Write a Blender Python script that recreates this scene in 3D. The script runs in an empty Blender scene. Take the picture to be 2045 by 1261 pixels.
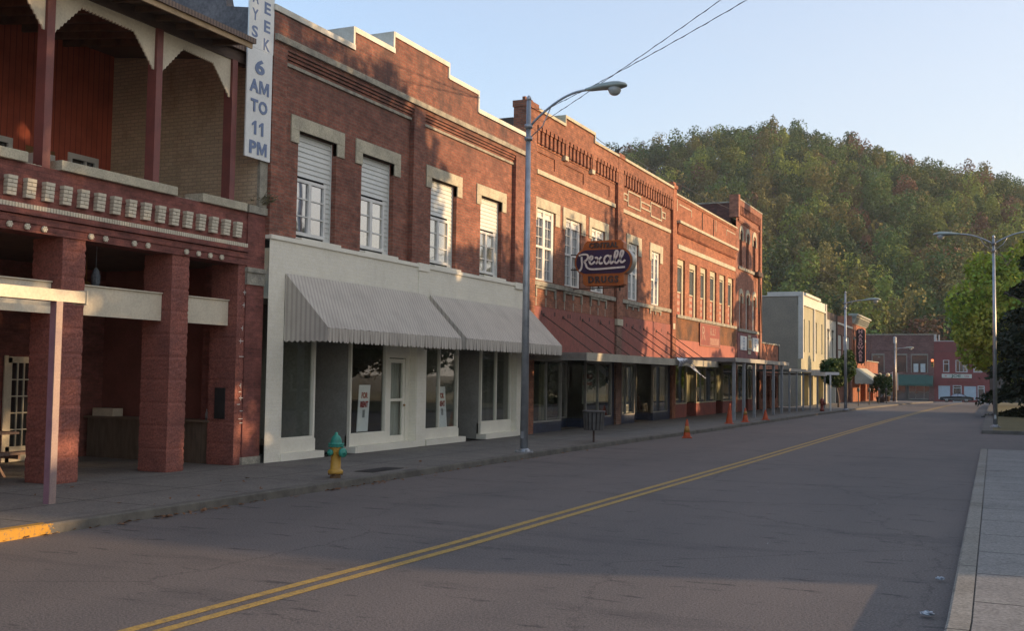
import bpy, math, random
import numpy as np
from mathutils import Vector, Matrix
random.seed(7); np.random.seed(7)
S = bpy.context.scene
COL = S.collection
PI = math.pi
R = math.radians

# ---------------------------------------------------------------- camera, sky, sun, exposure
cam_d = bpy.data.cameras.new('camera'); cam = bpy.data.objects.new('camera', cam_d); COL.objects.link(cam)
psi, phi, rho = R(24.7), R(3.15), R(0.85)
f = Vector((-math.sin(psi)*math.cos(phi), math.cos(psi)*math.cos(phi), math.sin(phi)))
r0 = Vector((math.cos(psi), math.sin(psi), 0)); u0 = r0.cross(f)
r_ = r0*math.cos(rho)+u0*math.sin(rho); u_ = r_.cross(f)
M4 = Matrix((r_, u_, -f)).transposed().to_4x4(); M4.translation = Vector((0, 0, 1.93))
cam.matrix_world = M4
cam_d.sensor_width = 36; cam_d.sensor_fit = 'HORIZONTAL'; cam_d.lens = 36*2160/2045.
cam_d.clip_start = 0.1; cam_d.clip_end = 4000
S.camera = cam

SUN_AZ, SUN_EL = 72.0, 9.5          # degrees clockwise from +Y (down the street) towards +X
w = bpy.data.worlds.new('World'); S.world = w; w.use_nodes = True
nt = w.node_tree; nt.nodes.clear()
sky = nt.nodes.new('ShaderNodeTexSky'); sky.sky_type = 'NISHITA'; sky.sun_disc = False
sky.sun_elevation = R(SUN_EL); sky.sun_rotation = R(SUN_AZ)
sky.altitude = 100; sky.air_density = 1.0; sky.dust_density = 1.0; sky.ozone_density = 2.6
bg = nt.nodes.new('ShaderNodeBackground'); bg.inputs[1].default_value = 0.142
wo = nt.nodes.new('ShaderNodeOutputWorld')
tc = nt.nodes.new('ShaderNodeTexCoord'); nrm = nt.nodes.new('ShaderNodeVectorMath'); nrm.operation = 'NORMALIZE'; nt.links.new(tc.outputs['Generated'], nrm.inputs[0])
dt = nt.nodes.new('ShaderNodeVectorMath'); dt.operation = 'DOT_PRODUCT'; dt.inputs[1].default_value = (math.sin(R(SUN_AZ)), math.cos(R(SUN_AZ)), 0.1); nt.links.new(nrm.outputs[0], dt.inputs[0])
def mth(op, a, b=None, clamp=False):
    m = nt.nodes.new('ShaderNodeMath'); m.operation = op; m.use_clamp = clamp
    for i, v in enumerate((a, b)):
        if v is None: continue
        if isinstance(v, (int, float)): m.inputs[i].default_value = v
        else: nt.links.new(v, m.inputs[i])
    return m.outputs[0]
s_ = mth('MULTIPLY_ADD', dt.outputs['Value'], .5); s_.node.inputs[2].default_value = .5
sz = nt.nodes.new('ShaderNodeSeparateXYZ'); nt.links.new(nrm.outputs[0], sz.inputs[0])
hz_ = mth('POWER', mth('SUBTRACT', 1.0, sz.outputs[2], True), 6.0)
vn = nt.nodes.new('ShaderNodeTexNoise'); vn.inputs['Scale'].default_value = 1.6; vn.inputs['Detail'].default_value = 5
vm = nt.nodes.new('ShaderNodeMapping'); vm.inputs['Scale'].default_value = (1, 1, 3.5); nt.links.new(nrm.outputs[0], vm.inputs[0]); nt.links.new(vm.outputs[0], vn.inputs['Vector'])
fv = mth('ADD', mth('ADD', mth('MULTIPLY', mth('POWER', s_, 1.6), .62), mth('MULTIPLY', hz_, .55)), mth('MULTIPLY', vn.outputs['Fac'], .16), True)
vc = nt.nodes.new('ShaderNodeMix'); vc.data_type = 'RGBA'; nt.links.new(s_, vc.inputs[0]); vc.inputs[6].default_value = (1.75, 1.72, 1.80, 1); vc.inputs[7].default_value = (2.45, 2.08, 1.72, 1)
sk_ = nt.nodes.new('ShaderNodeMix'); sk_.data_type = 'RGBA'; nt.links.new(fv, sk_.inputs[0]); nt.links.new(sky.outputs[0], sk_.inputs[6]); nt.links.new(vc.outputs[2], sk_.inputs[7])
nt.links.new(sk_.outputs[2], bg.inputs[0]); nt.links.new(bg.outputs[0], wo.inputs[0])
sd = bpy.data.lights.new('sun', 'SUN'); sd.energy = 2.1; sd.angle = R(0.6); sd.color = (1.0, 0.66, 0.36)
so = bpy.data.objects.new('sun', sd); COL.objects.link(so)
sdir = Vector((math.sin(R(SUN_AZ))*math.cos(R(SUN_EL)), math.cos(R(SUN_AZ))*math.cos(R(SUN_EL)), math.sin(R(SUN_EL))))
so.rotation_euler = sdir.to_track_quat('Z', 'Y').to_euler(); so.location = sdir*60
S.view_settings.view_transform = 'Standard'; S.view_settings.look = 'None'
S.view_settings.exposure = 1.66; S.view_settings.gamma = 1
S.cycles.max_bounces = 6; S.cycles.transparent_max_bounces = 12

# ---------------------------------------------------------------- materials
MATS = {}
def nodes(name):
    m = bpy.data.materials.new(name); m.use_nodes = True
    n = m.node_tree.nodes; l = m.node_tree.links
    return m, n, l, n['Principled BSDF']
def rgba(c): return (c[0], c[1], c[2], 1)
def coords(n, l, obj=False, scale=(1, 1, 1)):
    if obj: src = n.new('ShaderNodeTexCoord').outputs['Object']
    else: src = n.new('ShaderNodeNewGeometry').outputs['Position']
    mp = n.new('ShaderNodeMapping'); mp.inputs['Scale'].default_value = scale
    l.new(src, mp.inputs['Vector']); return mp.outputs[0]
def noise(n, l, vec, scale, detail=4, rough=0.6):
    t = n.new('ShaderNodeTexNoise'); t.inputs['Scale'].default_value = scale
    t.inputs['Detail'].default_value = detail; t.inputs['Roughness'].default_value = rough
    l.new(vec, t.inputs['Vector']); return t.outputs['Fac']
def ramp(n, l, fac, a, b, ca=(0, 0, 0), cb=(1, 1, 1)):
    r = n.new('ShaderNodeValToRGB'); r.color_ramp.elements[0].position = a; r.color_ramp.elements[1].position = b
    r.color_ramp.elements[0].color = rgba(ca); r.color_ramp.elements[1].color = rgba(cb)
    l.new(fac, r.inputs['Fac']); return r.outputs['Color']
def mix(n, l, fac, a, b, mode='MIX'):
    m = n.new('ShaderNodeMix'); m.data_type = 'RGBA'; m.blend_type = mode
    for s, v in ((0, fac), (6, a), (7, b)):
        if hasattr(v, 'is_output') or isinstance(v, bpy.types.NodeSocket): l.new(v, m.inputs[s])
        else: m.inputs[s].default_value = rgba(v) if isinstance(v, (tuple, list)) else v
    return m.outputs[2]
def bump(n, l, h, strength, dist, b):
    bp = n.new('ShaderNodeBump'); bp.inputs['Strength'].default_value = strength; bp.inputs['Distance'].default_value = dist
    l.new(h, bp.inputs['Height']); l.new(bp.outputs[0], b.inputs['Normal'])

def pm(name, c, c2=None, scale=3.0, rough=0.7, bmp=0.0, metal=0.0, obj=False, stretch=(1, 1, 1), fine=0.06, lo=.4, hi=.65):
    """painted / plain surface: two tones in soft patches and fine grain"""
    if name in MATS: return MATS[name]
    m, n, l, b = nodes(name)
    c2 = c2 or tuple(v*0.8 for v in c)
    v = coords(n, l, obj, stretch)
    n1 = noise(n, l, v, scale, 5); col = mix(n, l, ramp(n, l, n1, lo, hi), c, c2)
    n2 = noise(n, l, v, scale*14, 3)
    col = mix(n, l, fine*2, col, ramp(n, l, n2, .3, .7), 'OVERLAY')
    l.new(col, b.inputs['Base Color']); b.inputs['Roughness'].default_value = rough; b.inputs['Metallic'].default_value = metal
    if bmp: bump(n, l, n2, bmp, 0.01, b)
    MATS[name] = m; return m

def brick(name, c1, c2, mortar, stain=(0.05, 0.045, 0.045), amount=0.35, msize=0.012, horiz='YZ', bw=0.215, bh=0.076, soot=None, bstr=.6, efflo=0.0):
    """running-bond brickwork laid along a wall, with uneven firing, soot and washed-out patches"""
    if name in MATS: return MATS[name]
    m, n, l, b = nodes(name)
    g = n.new('ShaderNodeNewGeometry'); sp = n.new('ShaderNodeSeparateXYZ'); l.new(g.outputs['Position'], sp.inputs[0])
    ad = n.new('ShaderNodeMath'); ad.operation = 'ADD'; l.new(sp.outputs[0], ad.inputs[0]); l.new(sp.outputs[1], ad.inputs[1])
    cb = n.new('ShaderNodeCombineXYZ'); l.new(ad.outputs[0], cb.inputs[0]); l.new(sp.outputs[2], cb.inputs[1])
    t = n.new('ShaderNodeTexBrick'); t.inputs['Scale'].default_value = 1.0
    t.inputs['Brick Width'].default_value = bw; t.inputs['Row Height'].default_value = bh; t.inputs['Mortar Size'].default_value = msize
    t.inputs['Mortar Smooth'].default_value = 0.3; t.inputs['Bias'].default_value = 0.0
    t.inputs['Color1'].default_value = rgba(c1); t.inputs['Color2'].default_value = rgba(c2); t.inputs['Mortar'].default_value = rgba(mortar)
    l.new(cb.outputs[0], t.inputs['Vector'])
    v = coords(n, l)
    big = noise(n, l, v, 0.7, 6, 0.65)
    col = mix(n, l, ramp(n, l, big, .35, .7), t.outputs['Color'], mix(n, l, 1.0, t.outputs['Color'], (0.62, 0.58, 0.60) if c1[1] < .3 else (.92, .92, .92), 'MULTIPLY'))
    md = noise(n, l, coords(n, l, False, (1, 1, 2.2)), 3.3, 6, .75); col = mix(n, l, .55 if c1[1] < .3 else .1, col, ramp(n, l, md, .28, .72), 'OVERLAY')
    vs = coords(n, l, False, (1, 1, .35)); st = noise(n, l, vs, 1.9, 7, 0.72)
    fac = ramp(n, l, st, 0.52, 0.75, (0, 0, 0), (amount, amount, amount))
    col = mix(n, l, fac, col, stain)
    if efflo:
        ve = coords(n, l, False, (1, 1.2, .6)); e = noise(n, l, ve, 2.7, 8, 0.75)
        col = mix(n, l, ramp(n, l, e, .58, .8, (0, 0, 0), (efflo, efflo, efflo)), col, (0.42, 0.38, 0.33))
    if soot:                                   # weather stain washed down from a ledge at height soot[0], soot[1] deep
        mr = n.new('ShaderNodeMapRange'); mr.inputs[1].default_value = soot[0]-soot[1]; mr.inputs[2].default_value = soot[0]
        l.new(sp.outputs[2], mr.inputs[0])
        sn = noise(n, l, coords(n, l, False, (1, 1.0, .5)), 1.3, 8, 0.7)
        mu = n.new('ShaderNodeMath'); mu.operation = 'MULTIPLY'; l.new(mr.outputs[0], mu.inputs[0]); l.new(ramp(n, l, sn, .38, .62), mu.inputs[1])
        mu2 = n.new('ShaderNodeMath'); mu2.operation = 'MULTIPLY'; mu2.inputs[1].default_value = soot[2]; l.new(mu.outputs[0], mu2.inputs[0])
        col = mix(n, l, mu2.outputs[0], col, stain)
    fn = noise(n, l, v, 40, 2); col = mix(n, l, .25, col, ramp(n, l, fn, .2, .8), 'OVERLAY')
    l.new(col, b.inputs['Base Color']); b.inputs['Roughness'].default_value = 0.88
    inv = n.new('ShaderNodeMath'); inv.operation = 'SUBTRACT'; inv.inputs[0].default_value = 1; l.new(t.outputs['Fac'], inv.inputs[1])
    bump(n, l, inv.outputs[0], bstr, 0.012, b)
    MATS[name] = m; return m

def glass_dark(name, tint=(0.02, 0.024, 0.028), gl=(0.9, 0.92, 0.95), fac=0.32, rough=0.03, wob=0.02):
    """old window glass seen against a dark room: mirror-like coat over a dark body"""
    if name in MATS: return MATS[name]
    m, n, l, b = nodes(name)
    b.inputs['Base Color'].default_value = rgba(tint); b.inputs['Roughness'].default_value = 0.2
    g = n.new('ShaderNodeBsdfGlossy'); g.inputs['Roughness'].default_value = rough; g.inputs['Color'].default_value = rgba(gl)
    mx = n.new('ShaderNodeMixShader'); mx.inputs[0].default_value = fac
    nn = noise(n, l, coords(n, l), 1.4, 2); bp = n.new('ShaderNodeBump'); bp.inputs['Strength'].default_value = wob*4; bp.inputs['Distance'].default_value = .05
    l.new(nn, bp.inputs['Height']); l.new(bp.outputs[0], g.inputs['Normal'])
    l.new(b.outputs[0], mx.inputs[1]); l.new(g.outputs[0], mx.inputs[2])
    l.new(mx.outputs[0], n['Material Output'].inputs['Surface']); MATS[name] = m; return m
def glass_clear(name, tint=(.95, .97, .955), refl=.06):
    if name in MATS: return MATS[name]
    m, n, l, b = nodes(name); n.remove(b)
    t = n.new('ShaderNodeBsdfTransparent'); t.inputs[0].default_value = rgba(tint)
    g = n.new('ShaderNodeBsdfGlossy'); g.inputs['Roughness'].default_value = 0.01
    fr = n.new('ShaderNodeLayerWeight'); fr.inputs[0].default_value = .5; pw = n.new('ShaderNodeMath'); pw.operation = 'POWER'; pw.inputs[1].default_value = 3.0; l.new(fr.outputs['Facing'], pw.inputs[0])
    ad = n.new('ShaderNodeMath'); ad.operation = 'MULTIPLY_ADD'; ad.use_clamp = True; ad.inputs[1].default_value = .6; ad.inputs[2].default_value = refl*.6; l.new(pw.outputs[0], ad.inputs[0])
    mx = n.new('ShaderNodeMixShader'); l.new(ad.outputs[0], mx.inputs[0]); l.new(t.outputs[0], mx.inputs[1]); l.new(g.outputs[0], mx.inputs[2])
    l.new(mx.outputs[0], n['Material Output'].inputs['Surface']); MATS[name] = m; return m
def striped(name, c1, c2, width, axis=1, rough=.85, duty=.5, obj=False):
    if name in MATS: return MATS[name]
    m, n, l, b = nodes(name)
    src = n.new('ShaderNodeTexCoord').outputs['Object'] if obj else n.new('ShaderNodeNewGeometry').outputs['Position']
    sp = n.new('ShaderNodeSeparateXYZ'); l.new(src, sp.inputs[0])
    if axis == 'XY':
        a = n.new('ShaderNodeMath'); a.operation = 'ADD'; l.new(sp.outputs[0], a.inputs[0]); l.new(sp.outputs[1], a.inputs[1]); o = a.outputs[0]
    else: o = sp.outputs[axis]
    d = n.new('ShaderNodeMath'); d.operation = 'DIVIDE'; d.inputs[1].default_value = width; l.new(o, d.inputs[0])
    fr = n.new('ShaderNodeMath'); fr.operation = 'FRACT'; l.new(d.outputs[0], fr.inputs[0])
    gt = n.new('ShaderNodeMath'); gt.operation = 'GREATER_THAN'; gt.inputs[1].default_value = duty; l.new(fr.outputs[0], gt.inputs[0])
    col = mix(n, l, gt.outputs[0], c1, c2)
    nz = noise(n, l, coords(n, l), 1.6, 6); col = mix(n, l, ramp(n, l, nz, .42, .75, (0, 0, 0), (.5, .5, .5)), col, tuple(v*.72 for v in c2))
    l.new(col, b.inputs['Base Color']); b.inputs['Roughness'].default_value = rough; MATS[name] = m; return m
def leafmat(name, trans=.25):
    if name in MATS: return MATS[name]
    m, n, l, b = nodes(name)
    a = n.new('ShaderNodeAttribute'); a.attribute_name = 'col'
    l.new(a.outputs['Color'], b.inputs['Base Color']); b.inputs['Roughness'].default_value = .65
    b.inputs['Specular IOR Level'].default_value = .25
    t = n.new('ShaderNodeBsdfTranslucent'); l.new(a.outputs['Color'], t.inputs[0])
    mx = n.new('ShaderNodeMixShader'); mx.inputs[0].default_value = trans
    l.new(b.outputs[0], mx.inputs[1]); l.new(t.outputs[0], mx.inputs[2]); l.new(mx.outputs[0], n['Material Output'].inputs['Surface'])
    MATS[name] = m; return m
def emis(name, c, s):
    if name in MATS: return MATS[name]
    m, n, l, b = nodes(name); b.inputs['Base Color'].default_value = rgba(c)
    b.inputs['Emission Color'].default_value = rgba(c); b.inputs['Emission Strength'].default_value = s; MATS[name] = m; return m

# ---------------------------------------------------------------- mesh helpers
class MB:
    def __init__(s): s.v = []; s.f = []
    def quad(s, a, b, c, d): k = len(s.v); s.v += [a, b, c, d]; s.f.append((k, k+1, k+2, k+3)); return s
    def poly(s, pts): k = len(s.v); s.v += list(pts); s.f.append(tuple(range(k, k+len(pts)))); return s
    def box(s, x0, x1, y0, y1, z0, z1):
        k = len(s.v)
        s.v += [(x0,y0,z0),(x1,y0,z0),(x1,y1,z0),(x0,y1,z0),(x0,y0,z1),(x1,y0,z1),(x1,y1,z1),(x0,y1,z1)]
        s.f += [(k,k+3,k+2,k+1),(k+4,k+5,k+6,k+7),(k,k+1,k+5,k+4),(k+1,k+2,k+6,k+5),(k+2,k+3,k+7,k+6),(k+3,k,k+4,k+7)]; return s
    def prism(s, pts, axis, a, b):
        """polygon pts (2-D) extruded along axis 0/1/2 from a to b"""
        def P(p, t):
            return (t, p[0], p[1]) if axis == 0 else ((p[0], t, p[1]) if axis == 1 else (p[0], p[1], t))
        k = len(s.v); n = len(pts)
        s.v += [P(p, a) for p in pts]+[P(p, b) for p in pts]
        s.f += [tuple(range(k, k+n)), tuple(range(k+2*n-1, k+n-1, -1))]
        s.f += [(k+i, k+n+i, k+n+(i+1) % n, k+(i+1) % n) for i in range(n)]; return s
    def tube(s, pts, r, n=8, cap=True):
        pts = [Vector(p) for p in pts]; rs = r if isinstance(r, (list, tuple)) else [r]*len(pts)
        k0 = len(s.v); up = Vector((0, 0, 1))
        prev = None
        for i, p in enumerate(pts):
            t = (pts[min(i+1, len(pts)-1)]-pts[max(i-1, 0)]).normalized()
            if prev is None:
                a = t.cross(up);  a = a if a.length > .05 else t.cross(Vector((1, 0, 0)))
            else: a = prev-t*prev.dot(t)
            a.normalize(); prev = a; b = t.cross(a)
            for j in range(n):
                th = 2*PI*j/n; s.v.append(tuple(p+(a*math.cos(th)+b*math.sin(th))*rs[i]))
        for i in range(len(pts)-1):
            for j in range(n):
                s.f.append((k0+i*n+j, k0+i*n+(j+1) % n, k0+(i+1)*n+(j+1) % n, k0+(i+1)*n+j))
        if cap:
            s.f.append(tuple(k0+j for j in range(n))[::-1]); s.f.append(tuple(k0+(len(pts)-1)*n+j for j in range(n)))
        return s
    def lathe(s, prof, c=(0, 0, 0), n=16, axis=2):
        k0 = len(s.v)
        for (r, z) in prof:
            for j in range(n):
                th = 2*PI*j/n; a, b = r*math.cos(th), r*math.sin(th)
                p = (a, b, z) if axis == 2 else ((z, a, b) if axis == 0 else (b, z, a))
                s.v.append((p[0]+c[0], p[1]+c[1], p[2]+c[2]))
        for i in range(len(prof)-1):
            for j in range(n): s.f.append((k0+i*n+j, k0+i*n+(j+1) % n, k0+(i+1)*n+(j+1) % n, k0+(i+1)*n+j))
        s.f.append(tuple(k0+j for j in range(n))[::-1]); s.f.append(tuple(k0+(len(prof)-1)*n+j for j in range(n)))
        return s
    def wall(s, x, y0, y1, z0, z1, ops=(), d=.2, back=False):
        """facade sheet facing +X at x with rectangular openings (y0,y1,z0,z1[,depth,closed])"""
        ys = sorted({y0, y1, *[o[0] for o in ops], *[o[1] for o in ops]}); zs = sorted({z0, z1, *[o[2] for o in ops], *[o[3] for o in ops]})
        ys = [v for v in ys if y0 <= v <= y1]; zs = [v for v in zs if z0 <= v <= z1]
        for i in range(len(ys)-1):
            for j in range(len(zs)-1):
                cy, cz = (ys[i]+ys[i+1])/2, (zs[j]+zs[j+1])/2
                if any(o[0] < cy < o[1] and o[2] < cz < o[3] for o in ops): continue
                s.quad((x,ys[i],zs[j]), (x,ys[i+1],zs[j]), (x,ys[i+1],zs[j+1]), (x,ys[i],zs[j+1]))
        for o in ops:
            a, b, c, e = o[:4]; dd = o[4] if len(o) > 4 else d; xb = x-dd
            s.quad((x,a,c), (x,a,e), (xb,a,e), (xb,a,c)); s.quad((x,b,c), (xb,b,c), (xb,b,e), (x,b,e))
            s.quad((x,a,e), (x,b,e), (xb,b,e), (xb,a,e)); s.quad((x,a,c), (xb,a,c), (xb,b,c), (x,b,c))
            if (len(o) > 5 and o[5]) or back: s.quad((xb,a,c), (xb,b,c), (xb,b,e), (xb,a,e))
        return s

def link(o, parent=None):
    COL.objects.link(o)
    if parent: o.parent = parent
    return o
def wloc(o):
    v = Vector(o.location)
    while o.parent: o = o.parent; v += o.location
    return v
def build(name, mb, mat, parent=None, smooth=False, label=None, kind=None, loc=None, bevel=0):
    """one mesh object; coordinates given in world space (or local when loc is set)"""
    me = bpy.data.meshes.new(name)
    off = wloc(parent) if (parent and loc is None) else Vector((0, 0, 0))
    me.from_pydata([(v[0]-off.x, v[1]-off.y, v[2]-off.z) for v in mb.v], [], mb.f); me.validate(); me.update()
    me.materials.append(mat)
    if smooth: me.polygons.foreach_set('use_smooth', [True]*len(me.polygons))
    o = bpy.data.objects.new(name, me); link(o, parent)
    if loc is not None: o.location = loc
    if label: o['label'] = label
    if kind: o['kind'] = kind
    if bevel:
        b = o.modifiers.new('bevel', 'BEVEL'); b.width = bevel; b.segments = 2; b.limit_method = 'ANGLE'; b.harden_normals = False
    return o
def thing(name, label, cat, loc=(0, 0, 0), group=None, rz=0):
    o = bpy.data.objects.new(name, None); o.empty_display_size = .3; COL.objects.link(o)
    o.location = loc; o.rotation_euler = (0, 0, rz); tag(o, label, cat, group); return o
def tag(o, label, cat, group=None, kind=None):
    o['label'] = label; o['category'] = cat
    if group: o['group'] = group
    if kind: o['kind'] = kind
    return o
def dup(root, loc, label=None, rz=None, scale=None):
    r = root.copy(); COL.objects.link(r); r.location = loc
    if rz is not None: r.rotation_euler = (0, 0, rz)
    if scale: r.scale = scale
    if label: r['label'] = label
    for ch in list(root.children):
        c = ch.copy(); COL.objects.link(c); c.parent = r
        for g in list(ch.children):
            d = g.copy(); COL.objects.link(d); d.parent = c
    return r
def struct(name, mb, m, kind='structure'):
    o = build(name, mb, m); o['kind'] = kind; return o
def text_mesh(name, body, size, mat, parent, origin, ux, uy, depth=.01, bold=0.0, spacing=1.0, sx=1.0, align='CENTER', label=None, fit=None):
    """raised lettering standing at origin, running along ux, upright along uy"""
    c = bpy.data.curves.new(name, 'FONT'); c.body = body; c.size = size; c.extrude = depth/2; c.offset = bold
    c.align_x = align; c.align_y = 'CENTER'; c.space_character = spacing; c.resolution_u = 3
    t = bpy.data.objects.new('tmp', c); COL.objects.link(t); bpy.context.view_layer.update()
    me = bpy.data.meshes.new_from_object(t.evaluated_get(bpy.context.evaluated_depsgraph_get()))
    bpy.data.objects.remove(t); me.name = name; me.materials.clear(); me.materials.append(mat)
    if fit:
        xs = [v.co.x for v in me.vertices]; ys = [v.co.y for v in me.vertices]; a_, b_ = fit[0]/(max(xs)-min(xs)), fit[1]/(max(ys)-min(ys)); cx_, cy_ = (max(xs)+min(xs))/2, (max(ys)+min(ys))/2
        for v in me.vertices: v.co.x = (v.co.x-cx_)*a_; v.co.y = (v.co.y-cy_)*b_
        sx = 1.0
    ux = Vector(ux).normalized(); uy = Vector(uy).normalized(); uz = ux.cross(uy)
    off = wloc(parent) if parent else Vector((0, 0, 0))
    mt = Matrix((ux*sx, uy, uz)).transposed().to_4x4(); mt.translation = Vector(origin)-off
    me.transform(mt); o = bpy.data.objects.new(name, me); link(o, parent)
    if label: o['label'] = label
    return o
def gz(y): return -0.00007*max(0.0, min(y, 196)-45)**2
def interp(y, tab):
    return float(np.interp(y, [t[0] for t in tab], [t[1] for t in tab]))
CURB = [(-20, -10.15), (28, -10.15), (38, -9.75), (70, -9.3), (100, -8.7), (150, -8.0)]
def curbx(y): return interp(y, CURB)
RC = [(-20, -.5), (9, -.45), (32, -.72), (44, -.95), (100, -1.6), (150, -2.0)]
def rcx(y): return interp(y, RC)
FX = -13.5

# colours
cream = pm('cream_stone', (.50, .46, .34), (.36, .33, .25), 2.5, .85, .3, fine=.12)
oldstone = pm('weathered_stone', (.36, .34, .27), (.20, .19, .16), 3.5, .9, .4, fine=.15)
white = pm('white_paint', (.80, .77, .65), (.73, .70, .59), 1.2, .6, .1, fine=.05)
whitew = pm('window_white', (.72, .72, .68), (.62, .62, .58), 3, .45, .05, fine=.03)
greymetal = pm('galvanised_pole', (.40, .42, .44), (.30, .32, .34), 4, .42, .05, metal=.65, obj=True)
lampmetal = pm('lamp_head_metal', (.36, .40, .36), (.28, .32, .29), 5, .5, .05, metal=.3, obj=True)
blackm = pm('dark_void', (.018, .016, .015), (.01, .01, .01), 3, .8)

# ================================================================ SETTING: ground, road, pavements, hill
def asphalt():
    m, n, l, b = nodes('asphalt')
    v = coords(n, l)
    big = noise(n, l, coords(n, l, False, (1, .25, 1)), .55, 5)
    col = mix(n, l, ramp(n, l, big, .35, .68), (.148, .128, .116), (.112, .101, .095))
    p2 = noise(n, l, coords(n, l, False, (.22, 1, 1)), 1.1, 6, .7)
    col = mix(n, l, ramp(n, l, p2, .54, .70, (0, 0, 0), (.45, .45, .45)), col, (.038, .038, .040))
    # tar blotches and oil marks, longer across the lane
    p3 = noise(n, l, coords(n, l, False, (.6, 2.2, 1)), 2.3, 4, .6)
    col = mix(n, l, ramp(n, l, p3, .61, .69, (0, 0, 0), (.7, .7, .7)), col, (.030, .029, .030))
    g = noise(n, l, v, 46, 3, .7); col = mix(n, l, .55, col, ramp(n, l, g, .3, .72), 'OVERLAY')
    vo = n.new('ShaderNodeTexVoronoi'); vo.inputs['Scale'].default_value = 60; l.new(v, vo.inputs['Vector'])
    col = mix(n, l, ramp(n, l, vo.outputs['Distance'], .0, .16, (.5, .5, .5), (0, 0, 0)), col, (.17, .16, .15))
    # hairline cracks
    wv = noise(n, l, v, .8, 6, .8); vc = n.new('ShaderNodeTexVoronoi'); vc.feature = 'DISTANCE_TO_EDGE'; vc.inputs['Scale'].default_value = .22
    mv = n.new('ShaderNodeVectorMath'); mv.operation = 'ADD'; l.new(v, mv.inputs[0])
    cx = n.new('ShaderNodeCombineXYZ'); l.new(wv, cx.inputs[0]); l.new(wv, cx.inputs[1]); l.new(cx.outputs[0], mv.inputs[1]); l.new(mv.outputs[0], vc.inputs['Vector'])
    col = mix(n, l, ramp(n, l, vc.outputs['Distance'], .0, .0035, (.55, .55, .55), (0, 0, 0)), col, (.025, .024, .024))
    l.new(col, b.inputs['Base Color']); b.inputs['Roughness'].default_value = .8; b.inputs['Specular IOR Level'].default_value = .35
    bump(n, l, g, .5, .01, b); return m
ASPH = asphalt()
def concrete(name, c, c2, joint=1.45, jx=100., stain=(.05, .048, .045), jw=.018, offs=0.0, amt=.5):
    m, n, l, b = nodes(name)
    g = n.new('ShaderNodeNewGeometry'); sp = n.new('ShaderNodeSeparateXYZ'); l.new(g.outputs['Position'], sp.inputs[0])
    v = coords(n, l); nb = noise(n, l, v, .9, 6, .65); col = mix(n, l, ramp(n, l, nb, .35, .68), c, c2)
    n3 = noise(n, l, coords(n, l, False, (1, .5, 1)), 2.6, 6, .7); col = mix(n, l, ramp(n, l, n3, .56, .74, (0, 0, 0), (amt, amt, amt)), col, stain)
    mp = n.new('ShaderNodeMapping'); mp.inputs['Location'].default_value = (37.7 if jx > 50 else 0, offs, 0); l.new(g.outputs['Position'], mp.inputs[0])
    t = n.new('ShaderNodeTexBrick'); t.offset = 0; t.inputs['Scale'].default_value = 1; t.inputs['Brick Width'].default_value = jx; t.inputs['Row Height'].default_value = joint
    t.inputs['Mortar Size'].default_value = jw; t.inputs['Mortar Smooth'].default_value = .1; l.new(mp.outputs[0], t.inputs['Vector'])
    col = mix(n, l, t.outputs['Fac'], col, tuple(q*.25 for q in c))
    f2 = noise(n, l, v, 38, 3); col = mix(n, l, .4, col, ramp(n, l, f2, .3, .7), 'OVERLAY')
    l.new(col, b.inputs['Base Color']); b.inputs['Roughness'].default_value = .85; bump(n, l, f2, .35, .008, b); return m
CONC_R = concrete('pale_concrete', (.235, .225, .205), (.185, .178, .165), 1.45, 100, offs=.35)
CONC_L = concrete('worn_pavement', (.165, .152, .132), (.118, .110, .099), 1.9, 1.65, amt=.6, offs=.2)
def kerbmat():
    m, n, l, b = nodes('kerb_concrete')
    g = n.new('ShaderNodeNewGeometry'); sp = n.new('ShaderNodeSeparateXYZ'); l.new(g.outputs['Position'], sp.inputs[0])
    v = coords(n, l); nb = noise(n, l, v, 2.2, 7, .7); col = mix(n, l, ramp(n, l, nb, .38, .66), (.135, .125, .105), (.065, .060, .052))
    y = n.new('ShaderNodeMath'); y.operation = 'ADD'; l.new(sp.outputs[1], y.inputs[0])
    nn = noise(n, l, v, 5, 6, .8); k = n.new('ShaderNodeMath'); k.operation = 'MULTIPLY'; k.inputs[1].default_value = 1.4; l.new(nn, k.inputs[0]); l.new(k.outputs[0], y.inputs[1])
    lt = n.new('ShaderNodeMath'); lt.operation = 'LESS_THAN'; lt.inputs[1].default_value = 10.0; l.new(y.outputs[0], lt.inputs[0])
    lf = n.new('ShaderNodeMath'); lf.operation = 'LESS_THAN'; lf.inputs[1].default_value = -5; l.new(sp.outputs[0], lf.inputs[0])
    mu = n.new('ShaderNodeMath'); mu.operation = 'MULTIPLY'; l.new(lt.outputs[0], mu.inputs[0]); l.new(lf.outputs[0], mu.inputs[1])
    wr = ramp(n, l, noise(n, l, v, 14, 5, .8), .36, .46); mu2 = mix(n, l, 1.0, mu.outputs[0], wr, 'MULTIPLY')
    col = mix(n, l, mu2, col, (.42, .22, .025))
    l.new(col, b.inputs['Base Color']); b.inputs['Roughness'].default_value = .85; bump(n, l, nb, .6, .02, b); return m
KERB = kerbmat()
GRASS = pm('dry_grass_ground', (.14, .115, .045), (.085, .08, .03), 1.5, .95, .5, fine=.25)
DIRT = pm('rough_ground', (.09, .08, .055), (.06, .06, .035), .4, .95, .3, fine=.2)

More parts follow.
